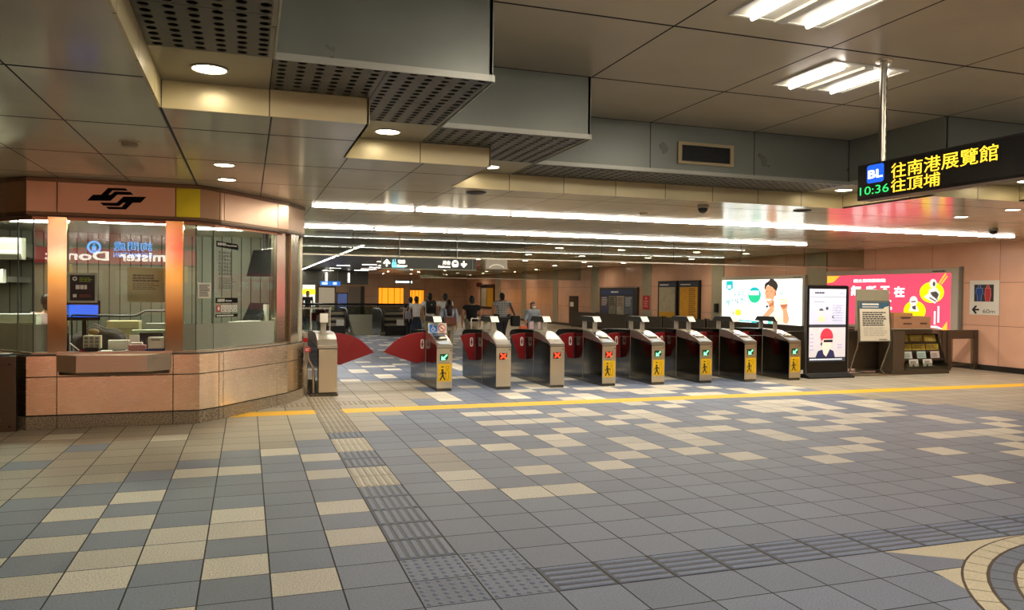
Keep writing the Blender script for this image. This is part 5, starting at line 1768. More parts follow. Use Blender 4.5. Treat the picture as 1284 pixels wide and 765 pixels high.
fr = wall_fr(30.66, 1.06, 0.031); s = MB().frect(fr, 0, 0.62, 0, 0.62, 0, 0.012).build('plate', M_RED, t)
m = MB(); scribble(m, fr, 0.1, 0.52, 0.1, 0.42, 3, 0.0125, 0.6, 3); m.fell(fr, 0.31, 0.5, 0.08, 0.06, 0.0125, 0.001, 14); m.build('print', mat('notice_pink', '#d98c84', 0.5), s)
t = wthing('wall_phone', 'small black wall telephone on the pilaster left of the white advertisement', 'phone', (XW, 24.95, 1.2))
m = MB(); m.box(XW - 0.10, XW - 0.031, 24.82, 25.05, 1.08, 1.42); m.build('case', M_BLACK, t, bevel=0.02)
m = MB(); m.box(XW - 0.13, XW - 0.10, 24.86, 24.93, 1.12, 1.38); m.build('handset', M_DARK, t, bevel=0.012)
t = wthing('hydrant_cabinet', 'tall dark recessed hydrant cabinet with a white sticker in the pink wall', 'cabinet', (XW, 38.4, 0.13))
m = MB(); m.box(XW - 0.03, XW - 0.001, 37.8, 39.0, 0.13, 1.62); m.build('door', mat('hydrant_dark', '#2a211c', 0.3, 0.3), t, bevel=0.008)
fr = wall_fr(39.0, 0.13, 0.031); m = MB(); m.frect(fr, 0.15, 0.62, 0.92, 1.16, 0, 0.003); m.build('sticker', M_LBLW, t)
m = MB(); m.fell(fr, 0.5, 1.35, 0.09, 0.05, 0, 0.02, 14); m.build('alarm_lamp', mat('alarm_red', '#7a1b18', 0.3), t)

# ------------------------------------------------------------------ floor-standing things in front of the right wall
# screen totem, turned to the hall
t = thing('display_totem', 'tall black digital display totem with two pictures on its upper screen', 'display', (11.60, 13.40, 0))
MB().box(-0.53, 0.53, -0.03, 0.03, 0.10, 1.95).build('case', mat('totem_black', '#0b0b0c', 0.25), t, bevel=0.025, seg=3)
m = MB(); m.box(-0.55, -0.532, -0.035, 0.035, 0.10, 1.93); m.box(0.532, 0.55, -0.035, 0.035, 0.10, 1.93); m.box(-0.55, 0.55, -0.035, 0.035, 0.085, 0.10)
m.build('metal_edge', mat('totem_edge', '#7c7c78', 0.3, 0.8), t)
m = MB(); m.prism([(-0.58, -0.20, 0.0), (-0.58, 0.22, 0.0), (-0.58, 0.22, 0.03), (-0.58, 0.05, 0.085), (-0.58, -0.05, 0.085), (-0.58, -0.20, 0.03)], (1.16, 0, 0)); m.build('base', mat('totem_base', '#141414', 0.4), t, bevel=0.004)
m = MB(); m.box(0.44, 0.56, -0.22, -0.16, 0.0, 0.03); m.build('foot', M_BLACK, t)
fr = FR((-0.5, -0.031, 0.10), (1, 0, 0), (0, 0, 1))
SW = lit('totem_white', '#c9cce2', 0.27)
a = MB().frect(fr, 0.03, 0.97, 1.02, 1.77, 0.0, 0.003).build('upper_screen', SW, t)
b = MB().frect(fr, 0.03, 0.97, 0.33, 0.96, 0.0, 0.003).build('lower_screen', lit('totem_white2', '#d4cfd2', 0.28), t)
m = MB(); m.frect(fr, 0.03, 0.97, 0.97, 1.01, 0.0, 0.002); m.frect(fr, 0.03, 0.97, 0.24, 0.325, 0.0, 0.002); m.build('screen_bars', lit('totem_bar', '#31343c', 0.4), t)
m = MB(); scribble(m, fr, 0.05, 0.94, 0.265, 0.305, 1, 0.003, 0.7, 14); m.build('ticker', lit('totem_ticker', '#c9ccd2', 0.7), t)
INK = lit('totem_ink', '#4a4c62', 0.15); PALE = lit('totem_pale', '#a3a7c0', 0.3)
m = MB(); scribble(m, fr, 0.16, 0.48, 1.665, 1.71, 1, 0.004, 0.8, 5); m.frect(fr, 0.03, 0.97, 1.60, 1.606, 0.004, 0.001); m.build('heading', INK, a)
m = MB(); scribble(m, fr, 0.14, 0.5, 1.48, 1.52, 1, 0.004, 0.6, 6); scribble(m, fr, 0.62, 0.92, 1.08, 1.45, 7, 0.004, 0.3, 3); m.fring(fr, 0.77, 1.34, 0.06, 0.07, 0.004, 0.001, 16); scribble(m, fr, 0.8, 0.94, 1.66, 1.70, 1, 0.004, 0.6, 3); m.build('pale_drawing', PALE, a)
m = MB(); m.fell(fr, 0.33, 1.31, 0.055, 0.05, 0.004, 0.001, 16, 0, PI); m.fell(fr, 0.48, 1.36, 0.035, 0.035, 0.004, 0.001, 14); m.flat(fr, [(0.60, 1.17), (0.64, 1.22), (0.66, 1.14)], 0.004, 0.001); m.build('dark_drawing', INK, a)
m = MB(); m.fell(fr, 0.33, 1.28, 0.05, 0.055, 0.0035, 0.001, 16); m.build('drawn_face', lit('totem_face', '#d9c3b3', 0.45), a)
m = MB(); m.flat(fr, [(0.24, 1.08), (0.27, 1.2), (0.40, 1.2), (0.44, 1.08)], 0.0035, 0.001); m.build('drawn_shirt', lit('totem_olive', '#c3c69c', 0.45), a)
m = MB(); m.flat(fr, [(0.20, 0.33), (0.26, 0.46), (0.40, 0.50), (0.56, 0.50), (0.66, 0.46), (0.70, 0.33)], 0.004, 0.001); m.build('drawn_blue_shirt', lit('totem_navy', '#2a2d58', 0.25), b)
m = MB(); m.flat(fr, [(0.40, 0.40), (0.36, 0.56), (0.38, 0.74), (0.58, 0.74), (0.60, 0.58), (0.53, 0.44), (0.47, 0.34)], 0.005, 0.001); m.build('drawn_head', lit('totem_skin', '#e7c6b4', 0.5), b)
m = MB(); m.fell(fr, 0.48, 0.75, 0.165, 0.19, 0.006, 0.001, 24, -0.1, PI + 0.1); m.flat(fr, [(0.32, 0.76), (0.34, 0.66), (0.40, 0.72), (0.62, 0.72), (0.64, 0.76)], 0.006, 0.001); m.build('drawn_red_cap', lit('totem_red', '#d83646', 0.5), b)
m = MB(); m.frect(fr, 0.40, 0.63, 0.645, 0.70, 0.0072, 0.001); m.flat(fr, [(0.32, 0.60), (0.35, 0.56), (0.37, 0.63), (0.34, 0.66)], 0.0072, 0.001); m.build('drawn_glasses', lit('totem_dark', '#241c28', 0.3), b)
m = MB(); scribble(m, fr, 0.05, 0.16, 0.45, 0.85, 5, 0.004, 0.4, 2); scribble(m, fr, 0.76, 0.90, 0.50, 0.62, 2, 0.004, 0.5, 2); m.build('lilac_marks', lit('totem_lilac', '#a9a0bd', 0.6), b)

# pale grey-green partition board standing behind the easel
t = thing('partition_board', 'tall pale grey-green board standing behind the notice easel', 'board', (13.52, 14.15, 0))
MB().box(-0.47, 0.47, -0.02, 0.02, 0.02, 1.885).build('panel', mat('board_green_grey', '#989278', 0.5, var=0.04), t, bevel=0.006)
for xe in (-0.40, 0.34):
    MB().box(xe, xe + 0.06, -0.2, 0.2, 0.0, 0.02).build('foot', M_GREYP, t)
# easel notice
t = thing('easel_notice', 'cream rules notice with a dark teal heading on a bent-tube easel', 'notice stand', (12.97, 13.48, 0))
fr = FR((-0.44, 0.0, 0.735), (1, 0, 0), (0, 0.06, 1))
MB().frect(fr, 0.0, 0.90, 0.0, 0.90, -0.015, 0.012).build('backing_board', mat('easel_board', '#6a665c', 0.4, 0.4), t, bevel=0.003)
s = MB().frect(fr, 0.05, 0.86, 0.02, 0.86, 0.0, 0.003).build('sheet', mat('easel_sheet', '#cfc7b0', 0.6, var=0.04), t)
MB().flat(fr, [(0.05, 0.86), (0.86, 0.86), (0.86, 0.78), (0.74, 0.76), (0.69, 0.72), (0.05, 0.72)], 0.0035, 0.001).build('heading', mat('easel_teal', '#2b5468', 0.5), s)
m = MB(); scribble(m, fr, 0.12, 0.68, 0.795, 0.84, 1, 0.005, 0.85, 10); scribble(m, fr, 0.12, 0.68, 0.745, 0.775, 1, 0.005, 0.7, 12); m.build('heading_print', M_LBLW, s)
m = MB(); scribble(m, fr, 0.12, 0.80, 0.34, 0.66, 7, 0.0035, 0.6, 7); scribble(m, fr, 0.55, 0.84, 0.035, 0.06, 1, 0.0035, 0.7, 4); m.build('body_print', M_INK, s)
m = MB(); scribble(m, fr, 0.14, 0.80, 0.12, 0.32, 6, 0.0035, 0.3, 4); m.build('fine_print', mat('fine_grey', '#8f8978', 0.6), s)
m = MB()
m.tube([(0.42, 0.03, 1.5), (0.44, 0.02, 0.72), (0.40, 0.0, 0.64), (0.16, -0.04, 0.20), (0.13, -0.05, 0.13), (0.20, -0.08, 0.05), (0.30, -0.12, 0.02), (0.66, -0.14, 0.018)], 0.016, 8)
m.tube([(-0.42, 0.03, 1.5), (-0.44, 0.02, 0.72), (-0.48, 0.0, 0.60), (-0.60, -0.03, 0.40)], 0.014, 8)
m.tube([(0.66, -0.14, 0.018), (0.62, -0.075, 0.018), (0.36, -0.06, 0.018), (0.34, 0.2, 0.018), (-0.60, 0.25, 0.018), (-0.62, -0.10, 0.018), (0.10, -0.13, 0.018), (0.30, -0.12, 0.02)], 0.016, 8)
m.tube([(-0.60, -0.03, 0.40), (-0.62, 0.05, 0.10), (-0.60, 0.2, 0.02)], 0.014, 8)
m.build('tube_stand', steel('easel_tube', '#b8b3a6', 0.2, 0), t, smooth=True)
# brochure rack
M_RK = mat('rack_brown_metal', '#5b5040', 0.38, 0.5, var=0.04)
t = thing('brochure_rack', 'brown steel counter cabinet with an open sloped brochure rack in front', 'rack', (14.085, 13.46, 0))
m = MB(); m.box(-0.62, -0.30, 0.0, 0.42, 0.02, 1.0); m.box(-0.30, 0.96, 0.36, 0.42, 0.02, 0.90); m.build('cabinet', M_RK, t, bevel=0.005)
m = MB(); m.box(-0.66, 0.98, -0.02, 0.46, 0.0, 0.09); m.build('base', M_RK, t, bevel=0.004)
for xe in (0.95, -0.30):
    MB().prism([(xe, 0.38, 0.09), (xe, 0.38, 0.90), (xe, 0.30, 0.90), (xe, -0.02, 0.09)], (0.014, 0, 0)).build('side_cheek', mat('rack_cheek', '#4a4236', 0.35, 0.5), t)
m = MB(); m.box(-0.62, 0.62, -0.02, 0.42, 1.0, 1.022); m.build('top_shelf', mat('rack_top_pale', '#a59b86', 0.35, 0.3), t, bevel=0.004)
m = MB(); m.box(-0.30, 0.60, 0.10, 0.36, 0.90, 1.0); m.box(0.60, 0.96, 0.24, 0.36, 0.88, 0.915); m.build('hood', M_RK, t, bevel=0.004)
tiers = [(0.0, 0.13), (0.10, 0.30), (0.19, 0.48), (0.27, 0.66)]
m = MB()
for y, z in tiers:
    m.box(-0.286, 0.95, y, y + 0.10, z - 0.012, z)
    m.box(-0.286, 0.95, y, y + 0.006, z, z + 0.045)
m.build('shelf_tiers', mat('rack_shelf', '#3f382d', 0.4, 0.4), t)
m = MB(); fr = FR((0.648, -0.02, 0.09), (0, 1, 0), (0, 0, 1))
GLR = pane_glass('rack_front_glass', '#e0e2d8', 1.2)
m.box(-0.28, 0.95, -0.018, -0.012, 0.09, 0.24); m.build('front_lip', GLR, t)
nb = 0
for r, row in enumerate((((-0.10, '#d5d2c6'), (0.30, '#d5d2c6')), ((-0.18, '#bfc4bb'), (0.22, '#a9bcb4'), (0.62, '#cdb9ad')), ((-0.24, '#b09a34'), (0.16, '#b7a03a'), (0.56, '#b29a30')), ((-0.24, '#8f8030'), (0.16, '#8c7c30'), (0.56, '#8d7d2c')))):
    y, z = tiers[r]
    for q, (x, c) in enumerate(row):
        w = 0.24 if r < 2 else 0.36
        b = thing('brochure', '%s brochure pile, %s tier from the bottom, %s' % (('white printed', 'pale folded', 'yellow-green', 'dark yellow')[r], ORD[r], ('left slot', 'middle slot', 'right slot')[q] if len(row) > 2 else ('left slot', 'right slot')[q]), 'brochure', (14.085 + x + 0.02, 13.46 + y + 0.022, z + 0.007), 0, 'brochures in the sloped rack')
        f = FR((0, 0.0, 0.002), (1, 0, 0), (0, 0.18, 1))
        MB().frect(f, -0.02, w - 0.02, 0.0, 0.19 if r != 2 else 0.165, -0.03, 0.03).build('pages', mat('brochure_' + c[1:], c, 0.55, var=0.12, vscale=14), b)
        m = MB()
        if r == 0:
            scribble(m, f, 0.0, w - 0.05, 0.10, 0.16, 3, 0.001, 0.6, 3); m.fell(f, 0.07, 0.05, 0.03, 0.03, 0.001, 0.001, 12)
        else:
            scribble(m, f, 0.0, w - 0.05, 0.05, 0.15, 3, 0.001, 0.5, 2)
        m.build('cover_print', mat('brochure_ink_%d' % r, ('#3b3833', '#6d7d74', '#4d4a22', '#c9b860')[r], 0.6), b)
# cardboard carton on the rack
t = thing('cardboard_carton', 'brown cardboard carton standing on top of the brochure rack', 'carton', (14.02, 13.64, 1.023))
MB().box(-0.53, 0.52, -0.16, 0.16, 0.0, 0.27).build('body', mat('cardboard', '#9b6f4e', 0.75, var=0.06), t, bevel=0.006)
m = MB(); m.box(-0.53, 0.0, -0.16, 0.16, 0.27, 0.345); m.build('flap', mat('cardboard_orange', '#a9743f', 0.75), t, bevel=0.004)
fr = FR((-0.53, -0.162, 0.0), (1, 0, 0), (0, 0, 1))
m = MB(); m.flat(fr, [(0.16, 0.255), (0.50, 0.255), (0.45, 0.215), (0.22, 0.215)], 0, 0.002); m.build('hand_hole', mat('carton_dark', '#4a3220', 0.8), t); MB().frect(fr, 0.74, 0.94, 0.09, 0.125, 0, 0.002).build('slot', mat('carton_dark', '#4a3220', 0.8), t); MB().frect(fr, 0.26, 0.50, 0.09, 0.12, 0, 0.002).build('slot', mat('carton_dark', '#4a3220', 0.8), t)
# steel barrier units between the last gate and the wall
M_BAR = mat('barrier_brown_steel', '#5f5344', 0.35, 0.6, var=0.04)
for k, (a, b, solid, lb) in enumerate(((10.80, 12.2, True, 'solid brown steel barrier panel behind the black display totem'), (12.3, 13.9, True, 'solid brown steel barrier panel behind the easel and pale board'), (14.75, 15.55, False, 'open-framed steel barrier section right behind the brochure rack'), (15.62, 16.56, False, 'open-framed steel barrier section ending at the pink wall'))):
    t = thing('barrier_panel', lb, 'barrier', (a, 13.98, 0), 0, 'steel barriers by the wall')
    w = b - a
    for x in (0.0, w - 0.10):
        MB().box(x, x + 0.10, 0, 0.10, 0.0, 0.95).build('post', M_BAR, t, bevel=0.006)
    m = MB(); m.box(0.10, w - 0.10, 0.02, 0.08, 0.74, 0.95); m.build('top_rail', M_BAR, t, bevel=0.004)
    m = MB(); m.box(0.10, w - 0.10, 0.03, 0.07, 0.10, 0.74 if solid else 0.15)
    m.build('panel' if solid else 'low_rail', M_BAR, t, bevel=0.004)
    for xe in (0.10, w - 0.20):
        MB().box(xe, xe + 0.06, 0.015, 0.03, 0.05, 0.74).build('edge_strip', mat('barrier_edge', '#8f846f', 0.3, 1.0), t)
for k in range(7):
    y = 15.6 + k * 3.2
    t = thing('barrier_panel', 'low dark barrier along the pink wall behind the gates, %s from the front' % ORD[k], 'barrier', (XW - 0.35, y, 0), 0, 'low barriers along the wall')
    MB().box(0, 0.06, 0, 3.1, 0.10, 0.80).build('panel', mat('barrier_dark', '#3b342b', 0.35, 0.4), t, bevel=0.004)
    for ye in (0.0, 3.02):
        MB().box(-0.01, 0.07, ye, ye + 0.08, 0.0, 0.84).build('post', M_BAR, t, bevel=0.004)
# ------------------------------------------------------------------ people
def skin_mesh(pts, rad, edges, sub=2):
    me = bpy.data.meshes.new('skin_base')
    me.from_pydata([tuple(p) for p in pts], edges, [])
    o = bpy.data.objects.new('skin_base', me)
    COL.objects.link(o)
    o.modifiers.new('skin', 'SKIN').use_smooth_shade = True
    for i, r in enumerate(rad):
        sv = me.skin_vertices[0].data[i]
        sv.radius = (r, r) if not isinstance(r, tuple) else r
        sv.use_root = (i == 0)
    s = o.modifiers.new('sub', 'SUBSURF')
    s.levels = s.render_levels = sub
    dg = bpy.context.evaluated_depsgraph_get()
    dg.update()
    out = bpy.data.meshes.new_from_object(o.evaluated_get(dg))
    bpy.data.objects.remove(o)
    return out


class Rig:
    def __init__(self):
        self.p, self.r, self.e, self.i = [], [], [], {}

    def j(self, name, pos, r, par=None):
        self.i[name] = len(self.p)
        self.p.append(Vector(pos)); self.r.append(r)
        if par:
            self.e.append((self.i[par], self.i[name]))
        return self


SKIN = mat('skin_tone', '#b98766', 0.5)
HAIRB = mat('hair_black', '#12100e', 0.45)
HAIRBR = mat('hair_brown', '#33201a', 0.45)
HAIRG = mat('hair_grey', '#4b443d', 0.5)


def person(label, x, y, face, h, top, bottom, hair='short', hairm=None, armL=None, armR=None, lean=0.0, skirt=False, step=0.05, mask=False, build_=1.0, sleeve=0.5, name='person'):
    """face: rotation about z; a figure at rotation 0 looks towards -y (at the viewer)"""
    s = h / 1.70
    t = thing(name, label, 'person', (x, y, 0), face, 'people waiting beyond the gates')
    t.scale = (s, s, s)
    b = build_
    L = {'sho': (0.185 * b, 0.0, 1.39), 'elb': (0.235 * b, 0.03, 1.12), 'wri': (0.235 * b, -0.03, 0.88)}
    A = {1: armL or {}, -1: armR or {}}
    rg = Rig()
    ln = lambda z: -lean * max(0, z - 0.95)
    rg.j('pel', (0, 0, 0.94), 0.105 * b).j('bel', (0, ln(1.1), 1.10), 0.098 * b, 'pel').j('che', (0, 0.01 + ln(1.28), 1.28), 0.110 * b, 'bel').j('nck', (0, 0.015 + ln(1.43), 1.43), 0.062, 'che').j('hd0', (0, -0.005 + ln(1.53), 1.535), 0.055, 'nck')
    arm = {}
    for sg, nm in ((1, 'l'), (-1, 'r')):
        q = dict(L); q.update(A[sg])
        f = lambda k: (sg * q[k][0], q[k][1] + (ln(1.3) if k == 'sho' else ln(1.2)), q[k][2])
        rg.j('sho' + nm, f('sho'), 0.052 * b, 'che').j('elb' + nm, f('elb'), 0.040 * b, 'sho' + nm).j('wri' + nm, f('wri'), 0.029, 'elb' + nm)
        w, e = Vector(f('wri')), Vector(f('elb'))
        d = (w - e).normalized()
        pm = w + d * 0.075
        rg.j('plm' + nm, pm, 0.030, 'wri' + nm)
        side = d.cross(Vector((sg, 0, 0)))
        side = side.normalized() if side.length > 0.1 else Vector((0, 1, 0))
        curl = Vector((-sg, 0, 0))
        for k, (o_, ln_) in enumerate(((-0.026, 0.062), (-0.009, 0.072), (0.009, 0.068), (0.026, 0.052))):
            b0 = pm + side * o_ + d * 0.02
            rg.j('fa%d%s' % (k, nm), b0, 0.0095, 'plm' + nm).j('fb%d%s' % (k, nm), b0 + d * ln_ * 0.55 + curl * 0.012, 0.009, 'fa%d%s' % (k, nm)).j('fc%d%s' % (k, nm), b0 + d * ln_ * 0.9 + curl * 0.032, 0.0075, 'fb%d%s' % (k, nm))
        th = w + d * 0.03 - side * 0.030
        rg.j('ta' + nm, th, 0.012, 'plm' + nm).j('tb' + nm, th + d * 0.035 - side * 0.018 + curl * 0.008, 0.0095, 'ta' + nm)
        arm[nm] = (f('sho'), f('elb'), f('wri'))
        st = step * sg
        rg.j('hip' + nm, (sg * 0.088 * b, 0.0, 0.88), 0.080 * b, 'pel').j('kne' + nm, (sg * 0.092, -0.02 + st * 0.7, 0.50), 0.058 * b, 'hip' + nm).j('ank' + nm, (sg * 0.092, 0.03 + st * 1.2, 0.09), 0.038, 'kne' + nm).j('toe' + nm, (sg * 0.10, -0.13 + st * 1.2, 0.038), 0.034, 'ank' + nm)
    me = skin_mesh(rg.p, rg.r, rg.e, 2)
    m = MB(); m.mesh(me)
    hc = Vector((0, -0.012 + ln(1.6), 1.595))
    def hd(p):
        q = Vector(p)
        if q.y < 0:
            q.x *= 1 - 0.16 * max(0, -q.z) * (-q.y)
            q.y *= 0.96
        if q.z < -0.3:
            q.x *= 0.88; q.y *= 0.94
        nose = math.exp(-((q.x / 0.16) ** 2 + ((q.z + 0.12) / 0.22) ** 2)) if q.y < 0 else 0
        q.y -= 0.20 * nose
        eye = sum(math.exp(-(((q.x - s_) / 0.16) ** 2 + ((q.z - 0.08) / 0.12) ** 2)) for s_ in (-0.38, 0.38)) if q.y < 0 else 0
        q.y += 0.07 * eye
        return q
    m.ball(hc, 0.076, 0.094, 0.113, 20, 16, hd)
    for sg in (1, -1):
        m.ball(hc + Vector((sg * 0.077, 0.012, -0.008)), 0.012, 0.022, 0.032, 10, 7)
    body = m.build('body', SKIN, t, smooth='all')
    m = MB()
    for sg in (1, -1):
        m.ball(hc + Vector((sg * 0.030, -0.083, 0.010)), 0.011, 0.007, 0.006, 8, 6)
    m.build('eyes', mat('eye_dark', '#15100d', 0.3), t, smooth='all')
    if not mask:
        MB().ball(hc + Vector((0, -0.088, -0.060)), 0.022, 0.008, 0.006, 10, 6).build('mouth', mat('lips', '#8d4f42', 0.5), t, smooth='all')
    else:
        MB().ball(hc + Vector((0, -0.055, -0.055)), 0.070, 0.058, 0.048, 16, 10).build('face_mask', mat('mask_white', '#d9dade', 0.7), t, smooth='all')
    # hair
    hm = hairm or HAIRB
    m = MB()
    def hh(p):
        q = Vector(p)
        if q.y < -0.15:                      # keep the face clear
            lo = 0.42
            if q.z < lo:
                q.y = max(q.y, -0.18)
                q.x *= 0.99
        if q.z < -0.55:
            q.z = -0.55 + (q.z + 0.55) * 0.3
        return q
    m.ball(hc + Vector((0, 0.016, 0.016)), 0.092, 0.106, 0.120, 20, 14, hh)
    m.ball(hc + Vector((0, 0.055, -0.055)), 0.074, 0.058, 0.075, 16, 10)
    if hair == 'long':
        m.tube([hc + Vector((0, 0.045, 0.06)), hc + Vector((0, 0.075, -0.08)), hc + Vector((0, 0.105, -0.22)), hc + Vector((0, 0.10, -0.38))], 0.095, 14)
        m.tube([hc + Vector((0.06, 0.03, 0.0)), hc + Vector((0.085, 0.05, -0.15)), hc + Vector((0.08, 0.07, -0.32))], 0.045, 10)
        m.tube([hc + Vector((-0.06, 0.03, 0.0)), hc + Vector((-0.085, 0.05, -0.15)), hc + Vector((-0.08, 0.07, -0.32))], 0.045, 10)
    if hair == 'bun':
        m.ball(hc + Vector((0, 0.10, 0.055)), 0.05, 0.05, 0.05)
    m.build('hair', hm, t, smooth='all')
    # clothes grown over the same joints
    k = 1.16
    r2 = Rig()
    sl = sleeve
    P = lambda n: rg.p[rg.i[n]]
    r2.j('bel', P('bel'), 0.137 * b).j('che', P('che'), 0.152 * b, 'bel').j('nck', P('nck') + Vector((0, 0, -0.03)), 0.082, 'che').j('hem', Vector((0, 0, 0.94)), 0.142 * b, 'bel')
    for nm in 'lr':
        a0, a1, a2 = (Vector(q) for q in arm[nm])
        r2.j('s' + nm, a0, 0.078 * b, 'che')
        if sl <= 1:
            r2.j('e' + nm, a0.lerp(a1, sl), 0.064 * b, 's' + nm)
        else:
            r2.j('e' + nm, a1, 0.056 * b, 's' + nm).j('w' + nm, a1.lerp(a2, sl - 1), 0.044, 'e' + nm)
    m = MB(); m.mesh(skin_mesh(r2.p, r2.r, r2.e, 2)); m.build('shirt', top, t, smooth='all')
    m = MB()
    if skirt:
        prof = [(0.135, 0.99), (0.145, 0.93), (0.19, 0.70), (0.235, 0.36), (0.22, 0.36), (0.12, 0.95)]
        m.lathe(prof, (0, 0, 0), 22)
        m.build('skirt', bottom, t, smooth=True)
    else:
        r3 = Rig()
        r3.j('pel', P('pel'), 0.140 * b)
        for nm in 'lr':
            r3.j('h' + nm, P('hip' + nm), 0.106 * b, 'pel').j('k' + nm, P('kne' + nm), 0.075 * b, 'h' + nm).j('a' + nm, P('ank' + nm) + Vector((0, 0, 0.02)), 0.062 * b, 'k' + nm)
        m.mesh(skin_mesh(r3.p, r3.r, r3.e, 2)); m.build('trousers', bottom, t, smooth='all')
    for nm in 'lr':
        a, o_ = P('ank' + nm), P('toe' + nm)
        MB().ball((a.x * 0.5 + o_.x * 0.5, (a.y + o_.y) / 2 - 0.01, 0.045), 0.048, 0.135, 0.046, 14, 8, lambda q: Vector((q.x, q.y, max(q.z, -0.95)))).build('shoe', M_BLACK if not skirt else M_LBLW, t, smooth='all')
    return t


def cloth(name, c, v=0.08):
    return mat(name, c, 0.85, var=v, vscale=12)


def plaid():
    t = NT('plaid_cloth')
    s = t.sep(t.coord())
    bands = []
    for k in (0, 2):
        f = t.math('FRACT', t.math('DIVIDE', s[k], 0.062))
        bands.append(t.math('LESS_THAN', f, 0.42))
    k = t.math('ADD', t.math('MULTIPLY', bands[0], 0.5), t.math('MULTIPLY', bands[1], 0.5))
    t.put(t.b.inputs['Base Color'], t.mix(k, H('#d6d6d3'), H('#1f2838')))
    t.b.inputs['Roughness'].default_value = 0.85
    return t.m


WT, BK, NV, GB = cloth('cloth_white', '#f0ece2'), cloth('cloth_black', '#121214'), cloth('cloth_navy', '#232f40'), cloth('cloth_grey_blue', '#a5b2bd')
KH, CH = cloth('cloth_khaki', '#9a8e74'), cloth('cloth_charcoal', '#35363a')
person('person in black standing half hidden behind the woman in a white top', 5.62, 27.9, PI, 1.53, BK, BK, 'short', step=0.03, build_=1.15)
person('woman in a white top and long navy skirt, seen from behind', 5.56, 26.6, PI, 1.56, WT, NV, 'bun', skirt=True, step=0.02, build_=1.15)
person('person wearing a large black backpack and pale trousers, back turned', 5.72, 25.2, PI, 1.67, WT, KH, 'short', step=0.04, build_=1.15)
person('person in a white shirt standing just right of the backpack wearer', 6.42, 25.9, PI - 0.3, 1.67, WT, CH, 'short', step=0.04, build_=1.15)
person('long-haired woman in a pale blue shirt with a brown bag, back turned', 5.30, 21.0, PI, 1.50, GB, KH, 'long', HAIRBR, sleeve=1.5, step=0.03, build_=1.15)
person('person in a plain black shirt standing alone near the middle', 6.25, 22.0, PI, 1.61, BK, KH, 'short', step=0.05, build_=1.25)
person('man in a blue and white plaid shirt with a dark shoulder bag, back turned', 8.0, 24.5, PI, 1.71, plaid(), CH, 'short', armR={'elb': (0.36, 0.02, 1.16), 'wri': (0.50, -0.04, 0.95)}, build_=1.36, step=0.16)
person('older person in a grey-blue shirt and white face mask holding shopping bags', 7.98, 21.5, 0.25, 1.45, GB, CH, 'short', HAIRG, mask=True, armL={'elb': (0.26, 0.0, 1.12), 'wri': (0.17, -0.20, 1.02)}, sleeve=1.2, step=0.04, build_=1.2)
person('distant person in black standing by the far yellow advertisement', 2.72, 38.0, 0.0, 1.72, BK, BK, 'short', step=0.03)
p = person('booth attendant with dark hair half hidden behind the left column', -2.68, 12.55, PI + 0.4, 1.62, cloth('cloth_pink', '#a98a88'), CH, 'bun', step=0.02, sleeve=1.4)
p['group'] = 'station staff'

# what they carry
t = thing('backpack', 'large black backpack worn by the person in pale trousers', 'backpack', (5.72, 25.03, 1.02))
MB().box(-0.17, 0.17, -0.10, 0.04, 0.0, 0.42).build('pack', M_BLACK, t, bevel=0.06, seg=4)
MB().box(-0.13, 0.13, -0.13, -0.095, 0.04, 0.22).build('front_pocket', BK, t, bevel=0.02)
m = MB(); fr = FR((0, -0.102, 0.3), (1, 0, 0), (0, 0, 1)); m.fell(fr, 0, 0, 0.02, 0.015, 0, 0.002, 12); m.build('badge', M_LBLW, t)
for sg in (-1, 1):
    m = MB(); m.tube([(sg * 0.11, 0.03, 0.40), (sg * 0.12, 0.12, 0.44), (sg * 0.13, 0.30, 0.36)], 0.018, 8)
    m.build('strap', BK, t, smooth=True)
t = thing('handbag', 'brown handbag hanging behind the long-haired woman', 'bag', (5.30, 20.78, 0.82))
MB().box(-0.17, 0.16, -0.06, 0.04, 0.0, 0.22).build('pouch', mat('leather_brown', '#7a4527', 0.5), t, bevel=0.03, seg=3)
MB().tube([(-0.15, 0, 0.2), (-0.17, 0.05, 0.45), (-0.02, 0.12, 0.58), (0.14, 0.05, 0.45), (0.14, 0, 0.2)], 0.012, 8).build('strap', mat('leather_dark', '#4a2a1a', 0.5), t, smooth=True)
t = thing('shoulder_bag', 'black bag at the hip of the man in the plaid shirt', 'bag', (8.44, 24.40, 0.62))
MB().box(-0.16, 0.15, -0.10, 0.10, 0.0, 0.36).build('pouch', M_BLACK, t, bevel=0.06, seg=4)
MB().tube([(-0.05, -0.06, 0.34), (-0.16, -0.14, 0.58), (-0.25, -0.12, 0.80)], 0.016, 8).build('strap', BK, t, smooth=True)
t = thing('handbag', 'grey bag at the side of the woman in the white top', 'bag', (5.24, 26.42, 0.80))
MB().box(-0.10, 0.10, -0.06, 0.06, 0.0, 0.26).build('pouch', mat('bag_grey', '#8f9097', 0.6), t, bevel=0.03)
MB().tube([(-0.08, 0, 0.25), (0.05, 0.05, 0.55), (0.08, 0, 0.25)], 0.01, 8).build('strap', mat('bag_grey', '#8f9097', 0.6), t, smooth=True)
t = thing('shopping_bag', 'pink and white shopping bag held by the person in the face mask', 'bag', (7.93, 21.2, 0.52))
MB().box(-0.19, 0.16, -0.08, 0.08, 0.0, 0.36).build('pouch', mat('bag_pink_white', '#d8bdbd', 0.6, var=0.2, vscale=9), t, bevel=0.03)
MB().tube([(-0.08, 0, 0.35), (-0.02, 0.02, 0.46), (0.06, 0, 0.35)], 0.008, 8).build('handles', M_LBLW, t, smooth=True)
t = thing('shopping_bag', 'small bright orange bag beside the pink and white shopping bag', 'bag', (7.59, 21.25, 0.52))
MB().box(-0.10, 0.10, -0.06, 0.06, 0.0, 0.24).build('pouch', mat('bag_orange', '#e2561c', 0.5), t, bevel=0.02)
